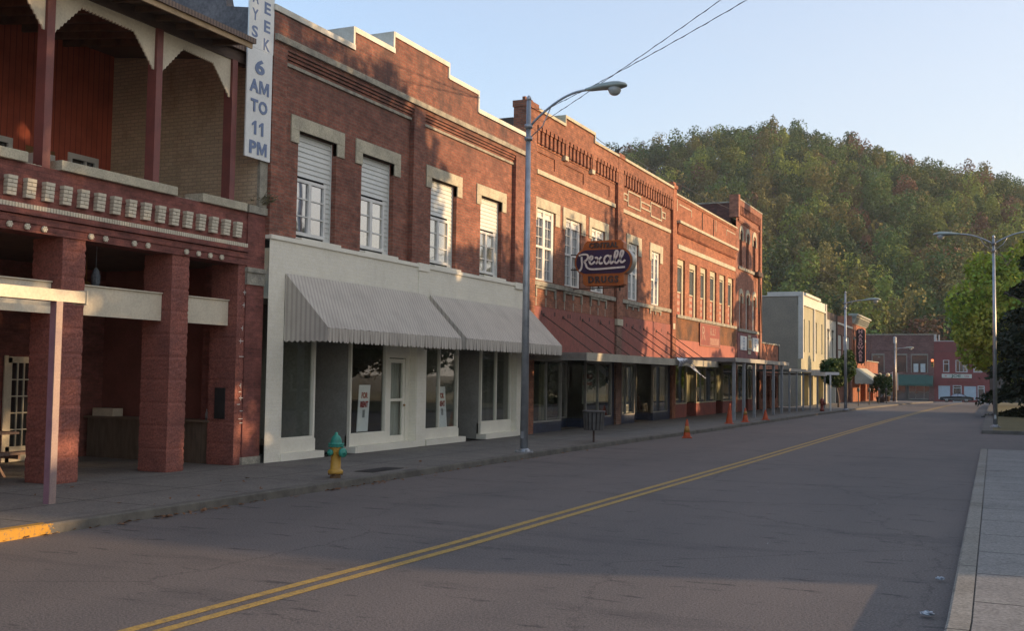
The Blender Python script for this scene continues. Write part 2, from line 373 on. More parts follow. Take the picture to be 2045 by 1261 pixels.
YS = [-20, -8, 0, 5, 10, 15, 20, 26, 32, 38, 44]+list(range(48, 150, 4))
mb = MB()
for a, b_ in zip([-60]+YS[1:]+[150, 160, 170, 182, 196, 240], YS[1:]+[150, 160, 170, 182, 196, 240, 1500]):
    mb.quad((-1500, a, gz(a)-.06), (900, a, gz(a)-.06), (900, b_, gz(b_)-.06), (-1500, b_, gz(b_)-.06))
struct('ground', mb, DIRT)
mb = MB()
ys2 = YS+[150]
for a, b_ in zip(ys2[:-1], ys2[1:]): mb.quad((curbx(a)-.02, a, gz(a)), (rcx(a)+.02, a, gz(a)), (rcx(b_)+.02, b_, gz(b_)), (curbx(b_)-.02, b_, gz(b_)))
for a, b_ in ((150, 160), (160, 170), (170, 182), (182, 188.6)): mb.quad((-90, a, gz(a)), (60, a, gz(a)), (60, b_, gz(b_)), (-90, b_, gz(b_)))
struct('road', mb, ASPH)
mb = MB()                                                    # drive opening on the near side
for x0, x1 in ((0, 12), (12, 40)):
    for a, b_ in ((32, 38), (38, 44)): mb.quad((rcx(a)+.02+x0 if x0 == 0 else x0, a, .004), (x1, a, .004), (x1, b_, .004), (rcx(b_)+.02 if x0 == 0 else x0, b_, .004))
struct('driveway', mb, ASPH)
# double yellow centre line, worn
def linepaint():
    m, n, l, b = nodes('yellow_line_paint'); v = coords(n, l)
    nn = noise(n, l, v, 9, 7, .8); col = mix(n, l, ramp(n, l, nn, .48, .66, (0, 0, 0), (.8, .8, .8)), (.38, .245, .055), (.13, .105, .07))
    g = noise(n, l, v, 50, 2); col = mix(n, l, .4, col, ramp(n, l, g, .25, .75), 'OVERLAY')
    l.new(col, b.inputs['Base Color']); b.inputs['Roughness'].default_value = .75; return m
LP = linepaint()
CL = [(-20, -6.1), (6.2, -5.84), (10.8, -5.68), (25.5, -5.51), (42.5, -5.42), (88, -5.1), (150, -5.0)]
mb = MB()
yy = list(np.arange(-4, 149, 3.0))
for a, b_ in zip(yy[:-1], yy[1:]):
    for s in (-.165, .055):
        A, B = interp(a, CL)+s, interp(b_, CL)+s
        mb.quad((A, a, gz(a)+.004), (A+.11, a, gz(a)+.004), (B+.11, b_, gz(b_)+.004), (B, b_, gz(b_)+.004))
struct('road_marking', mb, LP)
# left pavement with kerb
mb = MB(); mk = MB()
ysl = [y for y in YS if y < 137]+[137]
for a, b_ in zip(ysl[:-1], ysl[1:]):
    za, zb = gz(a)+.12, gz(b_)+.12; ca, cb = curbx(a), curbx(b_)
    mb.quad((-13.6, a, za), (ca-.16, a, za), (cb-.16, b_, zb), (-13.6, b_, zb))
    mk.quad((ca-.16, a, za+.003), (ca-.02, a, za+.003), (cb-.02, b_, zb+.003), (cb-.16, b_, zb+.003))
    mk.quad((ca-.02, a, za+.003), (ca, a, za-.015), (cb, b_, zb-.015), (cb-.02, b_, zb+.003))
    mk.quad((ca, a, za-.015), (ca+.02, a, gz(a)-.05), (cb+.02, b_, gz(b_)-.05), (cb, b_, zb-.015))
mb.quad((-17.6, 2, .118), (-13.6, 2, .118), (-13.6, 17.3, .118), (-17.6, 17.3, .118))
mb.quad((-26, 137, gz(137)+.12), (curbx(137), 137, gz(137)+.12), (curbx(137), 137.3, gz(137)-.1), (-26, 137.3, gz(137)-.1))
mb.quad((-13.6, 64.9, gz(65)+.11), (-13.6, 137, gz(137)+.11), (-24, 137, gz(137)+.11), (-24, 64.9, gz(65)+.11))
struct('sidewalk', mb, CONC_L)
# near-side pavement
struct('kerb', mk, KERB); mk = MB()
ms = MB()
ysr = [-20, 0, 9, 20, 32]
for a, b_ in zip(ysr[:-1], ysr[1:]):
    ca, cb = rcx(a), rcx(b_); zz = .12
    mk.quad((ca-.02, a, -.05), (ca, a, zz-.012), (cb, b_, zz-.012), (cb-.02, b_, -.05))
    mk.quad((ca, a, zz-.012), (ca+.02, a, zz+.002), (cb+.02, b_, zz+.002), (cb, b_, zz-.012))
    mk.quad((ca+.02, a, zz+.002), (ca+.17, a, zz+.002), (cb+.17, b_, zz+.002), (cb+.02, b_, zz+.002))
    ms.quad((ca+.182, a, zz), (3.4, a, zz), (3.4, b_, zz), (cb+.182, b_, zz))
    ms.quad((ca+.17, a, zz-.02), (ca+.182, a, zz-.02), (cb+.182, b_, zz-.02), (cb+.17, b_, zz-.02))
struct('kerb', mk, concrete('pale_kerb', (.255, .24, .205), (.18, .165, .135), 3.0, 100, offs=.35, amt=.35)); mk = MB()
ms.quad((rcx(32), 32, .12), (3.4, 32, .12), (3.4, 32.5, .0), (rcx(32), 32.5, .0))
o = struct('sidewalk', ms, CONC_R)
# grass island with kerb beyond the drive
mg = MB(); ysg = [44, 50, 60, 80, 100, 120, 149]
for a, b_ in zip(ysg[:-1], ysg[1:]):
    ca, cb = rcx(a), rcx(b_); za, zb = gz(a)+.13, gz(b_)+.13
    mk.quad((ca-.02, a, gz(a)-.05), (ca, a, za), (cb, b_, zb), (cb-.02, b_, gz(b_)-.05))
    mk.quad((ca, a, za), (ca+.38, a, za), (cb+.38, b_, zb), (cb, b_, zb))
    mg.quad((ca+.38, a, za-.01), (30, a, za-.01), (30, b_, zb-.01), (cb+.38, b_, zb-.01))
mk.quad((rcx(44), 44, .13), (30, 44.0, .13), (30, 43.9, -.05), (rcx(44), 43.9, -.05)); mk.quad((rcx(44)+.38, 44, .131), (30, 44, .131), (30, 44.25, .131), (rcx(44)+.38, 44.25, .131))
struct('kerb', mk, KERB)
mg.quad((3.4, -20, .1), (40, -20, .1), (40, 32, .1), (3.4, 32, .1))
struct('grass', mg, GRASS)
mb = MB(); mb.quad((-60, 188.6, gz(189)+.1), (60, 188.6, gz(189)+.1), (60, 192.2, gz(192)+.1), (-60, 192.2, gz(192)+.1)); mb.quad((-60, 188.55, gz(189)-.1), (60, 188.55, gz(189)-.1), (60, 188.6, gz(189)+.1), (-60, 188.6, gz(189)+.1))
struct('sidewalk', mb, CONC_L)

# ---------------------------------------------------------------- foliage
LEAF = leafmat('leaves')
def np_mesh(name, V, F4, colr, mat, parent=None, loc=None):
    me = bpy.data.meshes.new(name); nv, nf = len(V), len(F4)
    me.vertices.add(nv); me.vertices.foreach_set('co', V.astype(np.float32).ravel())
    me.loops.add(nf*4); me.loops.foreach_set('vertex_index', F4.astype(np.int32).ravel())
    me.polygons.add(nf); me.polygons.foreach_set('loop_start', np.arange(0, nf*4, 4, dtype=np.int32)); me.polygons.foreach_set('loop_total', np.full(nf, 4, np.int32))
    at = me.color_attributes.new('col', 'FLOAT_COLOR', 'CORNER')
    c = np.concatenate([np.repeat(colr, 4, axis=0), np.ones((nf*4, 1))], axis=1).astype(np.float32); at.data.foreach_set('color', c.ravel())
    me.update(); me.materials.append(mat); o = bpy.data.objects.new(name, me); link(o, parent)
    if loc is not None: o.location = loc
    return o
rng = np.random.default_rng(11)
def leaf_quads(P, size, aspect=.6, nrm=None, flat=.5):
    """one small bent-free quad per point, oriented loosely by nrm"""
    n = len(P); a = rng.normal(size=(n, 3)); 
    if nrm is not None: a = a*flat+nrm
    a /= np.linalg.norm(a, axis=1, keepdims=True)+1e-9
    t = np.cross(a, rng.normal(size=(n, 3))); t /= np.linalg.norm(t, axis=1, keepdims=True)+1e-9
    b = np.cross(a, t); s = (size*(.6+.8*rng.random(n)))[:, None] if np.isscalar(size) else size[:, None]
    t = t*s; b = b*s*aspect
    V = np.stack([P-t-b*.3, P-b, P+t+b*.2, P+b], axis=1).reshape(-1, 3); F = np.arange(4*n).reshape(n, 4)
    return V, F
def blob_points(c, rad, n, lumps=9, thick=.35, spread=(.45, .25), size=(.36, .22)):
    """points in a lumpy shell: an uneven crown made of overlapping leafy masses"""
    c = np.array(c, float); rad = np.array(rad, float)
    d = rng.normal(size=(lumps, 3)); d /= np.linalg.norm(d, axis=1, keepdims=True); d[:, 2] = d[:, 2]*.9+.05
    cs = d*(spread[0]+spread[1]*rng.random((lumps, 1))); rr = size[0]+size[1]*rng.random(lumps)
    k = rng.integers(0, lumps, n); q = rng.normal(size=(n, 3)); q /= np.linalg.norm(q, axis=1, keepdims=True)
    r = 1-thick*rng.random(n)**1.5
    p = cs[k]+q*(rr[k]*r)[:, None]
    return c+p*rad, q, k
def tree(name, label, cat, loc, trunk_h, crown_c, crown_r, n, cols, leaf=.12, lumps=14, group=None, trunk_r=.22, kind='round', limbs=6, spread=(.45, .25), size=(.36, .22)):
    rt = thing(name, label, cat, loc, group)
    bark = pm('bark', (.13, .10, .075), (.07, .055, .042), 5, .95, .8, fine=.2)
    L = Vector(loc); mb = MB(); random.seed(len(label)+int(loc[1]*7))
    top = L+Vector(crown_c)
    pts = [L+Vector((0, 0, -.1)), L+Vector((random.uniform(-.1, .1), 0, trunk_h*.5)), L+Vector((random.uniform(-.15, .15), random.uniform(-.1, .1), trunk_h)), top]
    mb.tube(pts, [trunk_r*1.25, trunk_r, trunk_r*.8, trunk_r*.15], 9)
    for i in range(limbs):
        a = 2*PI*i/limbs+random.uniform(-.4, .4); h0 = trunk_h*random.uniform(.75, 1.1)
        e = Vector((math.cos(a)*crown_r[0]*.75, math.sin(a)*crown_r[1]*.75, crown_c[2]+random.uniform(-.3, .4)*crown_r[2]))
        s = Vector((0, 0, h0)); m_ = s.lerp(e, .5)+Vector((0, 0, .3))
        mb.tube([L+s, L+m_, L+e], [trunk_r*.5, trunk_r*.3, .03], 6)
    build('trunk', mb, bark, rt, smooth=True)
    P, q, k = blob_points(crown_c, crown_r, n, lumps, .35, spread, size)
    if kind == 'conifer':
        hgt = crown_r[2]*2; z = rng.random(n)**1.3; tiers = 11
        zt = (np.floor(z*tiers)+rng.random(n)*.45)/tiers; ang = rng.integers(0, 9, n)*2*PI/9+zt*7+rng.normal(size=n)*.16
        rad = (1-zt)**.8*np.sqrt(rng.random(n))*crown_r[0]*(.75+.5*rng.random(n)); 
        P = np.stack([np.cos(ang)*rad, np.sin(ang)*rad, crown_c[2]-crown_r[2]+zt*hgt-rad*.28], axis=1); q = np.stack([np.cos(ang)*.3, np.sin(ang)*.3, np.ones(n)], axis=1); k = rng.integers(0, lumps, n)
    V, F = leaf_quads(P, leaf, .6, q, .8)
    base = np.array(cols)[rng.integers(0, len(cols), lumps)][k % lumps]; tw = np.array(cols)[rng.integers(0, len(cols), n)]
    c = (base*.6+tw*.4)*(.75+.5*rng.random((n, 1)))
    np_mesh('crown', V, F, c, LEAF, rt)
    return rt

# ---------------------------------------------------------------- wooded hill
CREST = [(-45, .20), (-28.1, .2086), (-25.4, .2096), (-22.8, .2055), (-19.0, .2095), (-17.4, .2157), (-15.9, .2166), (-14.3, .223), (-12.75, .226), (-11.2, .2282), (-9.7, .2239), (-8.2, .2145), (-6.75, .2087), (-5.3, .1984), (-3.66, .1858), (-2.05, .1798), (-.7, .1754), (.73, .1653), (6, .14), (15, .11)]
D0, D1 = 215., 500.
def crest_h(az): return 1.93+D1*interp(az, CREST)-11.5
def hill_z(az, d):
    t = min(max((d-D0)/(D1-D0), 0), 1); e = t*t*(3-2*t)*.55+t*.45
    return -1.7+(crest_h(az)+1.7)*e + (3.0*math.sin(az*1.3+d*.02)*t*(1-t)*2)
mb = MB(); azs = list(np.arange(-46, 22, 1.5)); ds = [205, 230, 260, 300, 340, 380, 420, 460, 500, 540, 600, 700]
for az in azs:
    for d in ds:
        z = hill_z(az, d) if d <= D1 else hill_z(az, D1)-(d-D1)*.25
        mb.v.append((math.sin(R(az))*d, math.cos(R(az))*d, z))
nd = len(ds)
for i in range(len(azs)-1):
    for j in range(nd-1): mb.f.append((i*nd+j, (i+1)*nd+j, (i+1)*nd+j+1, i*nd+j+1))
struct('hill', mb, pm('leaf_litter_slope', (.055, .05, .025), (.035, .04, .018), .1, .95))
GREENS = [(.066, .118, .028), (.096, .145, .030), (.044, .088, .026), (.155, .19, .036), (.076, .126, .032)]
WARM = [(.19, .175, .05), (.15, .15, .045), (.17, .085, .045), (.13, .075, .04)]
PV, PF, PC = [], [], []; nv = 0; cnt = 0
d = 206.
while d < D1+8:
    step = 7.6+1.4*(d-206)/300
    az = -30.+rng.random()*1.5
    while az < 8.5:
        dd = d+rng.normal()*2.2; aa = az+rng.normal()*.25
        z = hill_z(aa, min(dd, D1)); x, y = math.sin(R(aa))*dd, math.cos(R(aa))*dd
        t = (dd-206)/300
        h = (8.5+5.5*rng.random())*(1.0 if dd > 300 else 1.05); wdt = h*(.36+.16*rng.random())
        tall = rng.random() < .25
        if tall: h *= 1.25; wdt *= .8
        n = int(1000-380*t)
        P, q, k = blob_points((x, y, z+h*.60), (wdt*1.05, wdt*1.05, h*.56), n, 6, .25)
        u = rng.random(); band = math.exp(-((t-.42)/.2)**2)
        bc = np.array(GREENS[rng.integers(0, 5)])*(.6+.85*rng.random()); wdt *= .85+.4*rng.random()
        if u < .15+.26*band: bc = np.array(WARM[rng.integers(0, 2)])*(.75+.3*rng.random())
        elif u > .95-.08*max(0, (t-.5)*2): bc = np.array(WARM[rng.integers(2, 4)])
        V, F = leaf_quads(P, .36, .85, q, .42); c = bc*(.8+.4*rng.random((n, 1)))
        PV.append(V); PF.append(F+nv); PC.append(c); nv += len(V); cnt += 1
        az += math.degrees(step/dd)*(.85+.3*rng.random())
    d += step*.86
V = np.concatenate(PV); F = np.concatenate(PF); C_ = np.concatenate(PC)
o = np_mesh('woodland', V, F, C_, LEAF)
tag(o, 'dense autumn woodland covering the hill behind the town', 'woodland', kind='stuff')
print('wood trees', cnt, 'quads', len(F))

# ================================================================ RED PORCH BUILDING (far left)
redpaint = brick('red_painted_brick', (.25, .088, .068), (.215, .078, .062), (.18, .07, .058), amount=.3, stain=(.07, .03, .028), msize=.006, bstr=.5)
redrock = pm('red_rockface_block', (.25, .088, .066), (.185, .068, .054), 2.2, .85, .45, fine=.2)
redwood = pm('red_post_paint', (.20, .065, .055), (.15, .05, .045), 3, .6, .1)
creampaint = pm('cream_board', (.62, .56, .43), (.52, .47, .36), 1.6, .6, .05)
brownwood = pm('brown_beam', (.11, .075, .055), (.075, .05, .04), 4, .8, .2, stretch=(1, 1, 4))
tanbrick = brick('tan_party_brick', (.62, .49, .33), (.52, .42, .28), (.42, .34, .25), amount=.5, stain=(.24, .13, .08), bstr=.5)
redboards = striped('red_board_siding', (.50, .12, .07), (.20, .045, .035), .14, axis=1, duty=.9)
stucco = pm('grey_stucco', (.165, .155, .16), (.10, .095, .10), 1.1, .9, .4, fine=.15)
corr = striped('corrugated_roof', (.20, .13, .09), (.09, .06, .045), .08, axis=1, duty=.5, rough=.6)

Z = thing('porch_building', 'red brick two-storey building with an open upstairs porch and cream corbel blocks', 'building', (FX, 12, .12))
mb = MB(); YA, YB = 4.0, 16.9
mb.box(FX-.4, FX, YA, YB, 4.22, 5.03); mb.box(FX-.4, FX+.05, YA, YB, 4.12, 4.22)
mb.box(FX-.42, FX+.09, YA, YB, 4.24, 4.30); mb.box(FX-.41, FX+.06, YA, YB, 4.30, 4.33)
mb.box(FX-.4, FX+.03, YA, YB, 3.99, 4.12)
mb.box(FX-.40, FX+.012, YA, YB, 4.70, 4.74)
build('frieze_wall', mb, redpaint, Z)
mb = MB()                                                        # cream bead course
for i in range(int((YB-9.8)/.055)): y = 9.8+i*.055; mb.box(FX, FX+.05, y+.006, y+.049, 4.335, 4.405)
build('dentil_course', mb, creampaint, Z)
mb = MB()                                                        # one corbel of five courses of cream brick
for i in range(5):
    z1 = .29-i*.06; o_ = .10-.006*i
    if i % 2 == 0: mb.box(0, o_, 0, .17, z1-.052, z1)
    else: mb.box(0, o_, 0, .081, z1-.052, z1); mb.box(0, o_, .089, .17, z1-.052, z1)
mb2 = MB(); 
c0 = build('corbel', mb, creampaint, Z, loc=(0, 10.23-12, 4.50-.12))
for i in range(1, 19):
    c = c0.copy(); COL.objects.link(c); c.location = (0, 10.23+i*.3475-12, 4.50-.12)
mb = MB(); mb.lathe([(.03, 0), (.048, .012), (.048, .03), (.02, .045)], (0, 0, 0), 10, axis=0)
for j in range(6):
    a = j*PI/3; mb.lathe([(.02, .02), (.018, .045), (.005, .05)], (0, .034*math.cos(a), .034*math.sin(a)), 6, axis=0)
rs = None
for (y) in (10.55, 10.9, 11.36, 11.68, 12.0, 12.93, 13.24, 13.88, 14.2, 15.16, 15.48, 15.8, 16.12):
    if rs is None: rs = build('rosette', mb, creampaint, Z, loc=(.03, y-12, 4.06-.12))
    else: c = rs.copy(); COL.objects.link(c); c.location = (.03, y-12, 4.06-.12)
for a, b_ in ((5, 11.64), (12.28, 14.88), (15.54, 16.82)):
    mb = MB(); mb.box(FX-.36, FX+.07, a, b_, 5.032, 5.19); build('coping_stone', mb, cream, Z, bevel=.008)
for a, b_ in ((11.64, 12.28), (14.88, 15.54)):                    # broken mortar where a coping stone is missing
    mb = MB(); random.seed(int(a)); y = a
    while y < b_-.03: q = random.uniform(.05, .14); mb.box(FX-.34, FX-.02-random.random()*.05, y+.004, min(y+q, b_-.005), 5.031, 5.031+random.uniform(.006, .035)); y += q
    build('mortar_bed', mb, oldstone, Z)
# rock-faced piers
def pier(y0, y1, z1=3.99, x0=FX-.64, x1=FX, seed=0):
    random.seed(seed); mb = MB(); z = .12; k = 0
    nz, ny, nx = 95, 6, 9
    def jit(s): return random.uniform(-s, s)
    k0 = len(mb.v); per = []
    per += [(x0, y0+(0), 'a')]
    ring = [(x1-(x1-x0)*(1-i/nx), y0) for i in range(nx)]+[(x1, y0+(y1-y0)*i/ny) for i in range(ny)]+[(x1-(x1-x0)*i/nx, y1) for i in range(nx)]+[(x0, y1-(y1-y0)*i/ny) for i in range(ny)]
    n = len(ring)
    for i in range(nz+1):
        zz = z+(z1-z)*i/nz; groove = (i % 10 == 0)
        for (x, y) in ring:
            a = -.007 if groove else random.uniform(-.003, .007)
            cx, cy = (x0+x1)/2, (y0+y1)/2
            mb.v.append((x+(a if x > cx else -a)*(1 if abs(x-cx) > .28 else .2), y+(a if y > cy else -a), zz))
    for i in range(nz):
        for j in range(n): mb.f.append((i*n+j, i*n+(j+1) % n, (i+1)*n+(j+1) % n, (i+1)*n+j))
    return mb
for i, (a, b_) in enumerate(((9.7, 10.15), (12.42, 12.88), (14.87, 15.31), (16.68, 16.9))):
    build('pier', pier(a, b_, seed=i), redrock, Z)
mb = MB(); mb.box(FX-1.0, FX-.05, 16.9, 17.2, .12, 3.99); mb.box(FX-.3, FX+.03, 16.9, 17.44, .12, 5.03); build('corner_pilaster', mb, redpaint, Z)
mb = MB(); mb.box(FX-.05, FX+.06, 16.89, 17.43, 3.62, 3.86); mb.box(FX-.05, FX+.09, 16.87, 17.44, 3.86, 3.95); build('pilaster_capital', mb, oldstone, Z)
mb = MB(); mb.box(FX-.3, FX+.06, 16.88, 17.44, .12, .26); build('pilaster_base', mb, oldstone, Z)
mb = MB(); mb.box(FX-.3, FX+.07, 16.88, 17.45, 5.032, 5.18); build('pilaster_cap_stone', mb, oldstone, Z)
mb = MB()
random.seed(5)
for i in range(12):                                              # scraps of white tape residue on the end pier
    y = 16.72+random.random()*.10; z = (1.0, 1.15, 1.28, 1.4, 1.52, 1.64, 2.2, 2.5, 2.75, 3.2, 3.45, .92)[i]; mb.box(FX+.024, FX+.027, y, y+random.uniform(.05, .14), z, z+.012); 
    if random.random() < .5: mb.box(FX+.024, FX+.027, y+.04, y+.05, z-.04, z+.05)
build('tape_scrap', mb, whitew, Z)
mb = MB(); mb.box(FX-.46, FX-.22, 16.65, 16.675, 1.0, 1.6); build('meter_box', mb, blackm, Z)
# boxed cream panels between the piers
for a, b_ in ((6, 9.7), (10.17, 12.40), (12.90, 14.85), (15.33, 16.66)):
    mb = MB(); mb.box(FX-.24, FX-.2, a, b_, 2.80, 3.28); mb.box(FX-.27, FX-.17, a, b_, 3.28, 3.30)
    build('fascia_panel', mb, creampaint, Z)
# ground floor recess: back wall, floor of the porch above, side walls
mb = MB(); mb.wall(FX-3.9, 2, 17.2, .12, 4.0, [(14.75, 15.53, .13, 2.12, .06)], .06); build('shop_wall', mb, redpaint, Z)
mb = MB(); mb.box(FX-4.4, FX-.4, 2, 17.2, 3.99, 4.1); build('porch_floor', mb, brownwood, Z)
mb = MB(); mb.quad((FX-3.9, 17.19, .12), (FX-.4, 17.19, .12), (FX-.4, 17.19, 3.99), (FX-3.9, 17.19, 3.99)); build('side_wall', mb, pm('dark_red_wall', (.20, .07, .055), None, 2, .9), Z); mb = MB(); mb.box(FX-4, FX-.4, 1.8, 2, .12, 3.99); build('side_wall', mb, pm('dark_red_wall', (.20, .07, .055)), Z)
dr = MB(); dr.box(FX-3.93, FX-3.87, 14.75, 15.53, .13, 2.12)
mbd = MB(); X = FX-3.86
for y in (14.75, 14.95, 15.43): mbd.box(X, X+.03, y, y+.09 if y != 14.95 else y+.0, .13, 2.12) if y != 14.95 else None
mbd.box(X, X+.03, 14.75, 15.53, 2.02, 2.14); mbd.box(X, X+.03, 14.75, 15.53, .13, .42); mbd.box(X, X+.03, 14.67, 14.75, .13, 2.16); mbd.box(X, X+.03, 15.53, 15.61, .13, 2.16)
for i in range(1, 4): y = 14.84+i*.1475; mbd.box(X, X+.02, y-.012, y+.012, .42, 2.02)
for i in range(1, 5): z = .42+i*.32; mbd.box(X, X+.022, 14.83, 15.43, z-.012, z+.012)
d_ = build('door', mbd, creampaint, Z); mb = MB(); mb.box(X-.012, X-.002, 14.83, 15.43, .42, 2.02); build('pane', mb, glass_dark('glass_dim', fac=.15), d_)
# counter at the back of the recess
ct = thing('bar_counter', 'brown wooden counter under the red porch', 'counter', (-15.7, 16.85, .12))
mb = MB(); 
for i in range(17): x = -17.3+i*.185; mb.box(x, x+.18, 16.72, 17.1, .12, .92)
build('front_panel', mb, pm('old_plank', (.14, .105, .075), (.09, .07, .05), 4, .85, .3, stretch=(3, 1, .5)), ct)
mb = MB(); mb.box(-17.35, -14.1, 16.66, 17.12, .92, .96); build('counter_top', mb, pm('old_plank2', (.16, .12, .085), None, 4, .7, .2), ct)
mb = MB(); mb.box(-17.25, -16.7, 16.8, 17.08, .96, 1.12)
tag(build('storage_box', mb, creampaint, None), 'low cream box standing on the end of the wooden counter', 'box')
mb = MB(); mb.lathe([(.03, .96), (.033, 1.08), (.012, 1.13), (.012, 1.17)], (-14.35, 16.9, 0), 10); tag(build('bottle', mb, pm('clear_plastic', (.4, .42, .42), None, 4, .2), None, True), 'small pale bottle standing on the right end of the wooden counter', 'bottle')
# hanging lamp and hanging net in the arcade
hl = thing('pendant_lamp', 'small lit dish lamp hanging under the red porch', 'lamp', (-15, 14.35, 3.36))
mb = MB(); mb.lathe([(.02, 3.50), (.06, 3.47), (.14, 3.39), (.15, 3.375)], (-15, 14.35, 0), 14); mb.tube([(-15, 14.35, 3.5), (-15, 14.35, 3.99)], .006, 5); build('lamp_shade', mb, pm('brass', (.35, .22, .08), None, 3, .4, metal=.6), hl, True)
mb = MB(); mb.lathe([(.05, 3.36), (.055, 3.38), (.03, 3.42)], (-15, 14.35, 0), 10); build('bulb', mb, emis('lamp_glow', (1, .55, .15), 9), hl, True)
mb = MB(); mb.tube([(-13.9, 13.5, 3.99), (-13.9, 13.5, 3.62)], .006, 5)
mb.lathe([(.02, 3.62), (.05, 3.57), (.075, 3.47), (.07, 3.38), (.05, 3.30), (.07, 3.26)], (-13.9, 13.5, 0), 9)
tag(build('hanging_net', mb, pm('net_grey', (.10, .12, .14), (.05, .06, .07), 30, .9, .8), None), 'bundled grey net hanging over the cream panel in the arcade', 'net')
# upstairs porch
for i, y in enumerate((7.0, 9.55, 12.05, 14.42, 16.45)):
    mb = MB(); mb.box(FX-.22, FX-.02, y-.075, y+.075, 5.03, 7.93); build('porch_post', mb, redwood, Z)
def fret(y0, y1):
    pts = [(y0, 7.93), (y0, 7.19)]; apex0, apex1 = y0+.56, y1-.50
    def seg(a, b_, n):
        for i in range(n):
            t = i/n; t2 = (i+.5)/n
            p = (a[0]+(b_[0]-a[0])*t, a[1]+(b_[1]-a[1])*t); pts.append(p)
            q = (a[0]+(b_[0]-a[0])*t2, a[1]+(b_[1]-a[1])*t2-.035); pts.append(q)
    seg((y0+.01, 7.2), (apex0, 7.78), 8); seg((apex0, 7.78), (apex1, 7.745), 16); seg((apex1, 7.745), (y1-.01, 7.2), 9)
    pts += [(y1, 7.19), (y1, 7.93)]
    # split into a strip so the concave outline fills correctly
    mb = MB(); low = pts[1:-1]
    for (a, b_) in zip(low[:-1], low[1:]):
        if abs(a[0]-b_[0]) < 1e-4: continue
        mb.prism([(a[0], a[1]), (b_[0], b_[1]), (b_[0], 7.93), (a[0], 7.93)], 0, FX-.10, FX-.07)
    return mb
for a, b_ in ((7.08, 9.47), (9.63, 11.97), (12.13, 14.34), (14.50, 16.37)): build('fretwork_board', fret(a, b_), creampaint, Z)
mb = MB(); mb.box(FX-.24, FX-.04, 4, 16.95, 7.93, 8.14); build('porch_beam', mb, brownwood, Z)
RX = FX+.62
mb = MB()
y = 4.3
while y < 16.05: mb.prism([(FX-4.2, 8.50), (RX, 7.98), (RX, 8.07), (FX-4.2, 8.655)], 1, y, y+.06); y += .5
build('rafter', mb, pm('rafter_wood', (.17, .10, .06), (.10, .06, .04), 4, .8, .2), Z, kind='stuff')
mb = MB(); mb.box(RX, RX+.035, 3.6, 16.10, 7.98, 8.13); build('eave_fascia', mb, pm('fascia_wood', (.42, .30, .17), (.30, .21, .12), 4, .75, .2), Z)
mb = MB(); mb.prism([(FX+.05, 8.149), (RX+.08, 8.075), (RX+.08, 8.175), (FX+.05, 8.249)], 1, 3.5, 16.15); mb.prism([(FX-4.3, 8.68), (FX+.05, 8.149), (FX+.05, 8.249), (FX-4.3, 8.78)], 1, 3.5, 17.19); build('porch_roof', mb, corr, Z)
# porch back wall and its windows
BX = FX-3.9
mb = MB(); mb.wall(BX, 2, 17.2, 4.1, 8.7, [(13.2, 14.62, 5.0, 6.28, .08), (15.0, 15.72, 4.1, 6.28, .08), (16.1, 16.78, 5.3, 6.28, .08)], .08); build('porch_back_wall', mb, redboards, Z)
for a, b_ in ((13.2, 14.62), (16.1, 16.78)):
    mb = MB(); z0, z1 = (5.0 if a < 14 else 5.3), 6.28
    for q in ((a-.06, a+.04, z0, z1+.06), (b_-.04, b_+.06, z0, z1+.06)): mb.box(BX-.02, BX+.03, *q)
    mb.box(BX-.02, BX+.03, a+.04, b_-.04, z1-.05, z1+.06); mb.box(BX-.04, BX+.01, b_-.28, b_-.24, z0, z1)
    fr = build('window', mb, whitew, Z); mb = MB(); mb.box(BX-.07, BX-.05, a, b_, z0, z1); build('pane', mb, glass_dark('glass_dim'), fr)
mb = MB(); mb.box(BX-.05, BX-.01, 15.0, 15.72, 4.1, 6.28); build('porch_door', mb, pm('ochre_door', (.26, .15, .06), None, 3, .7), Z)
mb = MB(); mb.box(BX-.05, BX+.35, 15.02, 15.42, 5.55, 6.12); ac = build('air_conditioner', mb, whitew, Z, bevel=.01)
mb = MB(); mb.box(BX+.35, BX+.36, 15.05, 15.39, 5.58, 5.9); build('grille', mb, blackm, ac)
# canopy beam, rafter and lone purple-grey post at the pavement edge
SC = thing('street_canopy', 'cream timber canopy frame on a lone purple-sided post at far left', 'canopy', (-11.65, 10.6, .12))
mb = MB(); mb.box(-11.71, -11.612, 10.60, 10.71, .12, 2.83); build('post', mb, pm('post_mauve', (.25, .14, .18), (.20, .11, .15), 5, .6, .1), SC); mb = MB(); mb.box(-11.612, -11.598, 10.602, 10.71, .12, 2.83); build('street_face', mb, pm('post_face_tone', (.34, .25, .21), (.26, .19, .19), 3, .6, .1), SC)  # street face given a paler tone than the mauve sides
mb = MB(); mb.box(-11.80, -11.60, 4, 11.1, 2.83, 2.99); mb.box(-11.82, -11.58, 11.1, 11.13, 2.81, 3.01); build('edge_beam', mb, creampaint, SC)
mb = MB(); mb.box(-13.3, -13.22, 4, 12.0, 2.76, 2.87); build('wall_beam', mb, creampaint, SC)
for y in (6, 7.4, 8.8):
    mb = MB(); mb.box(-13.22, -11.8, y, y+.06, 2.8, 2.88); build('joist', mb, creampaint, SC)
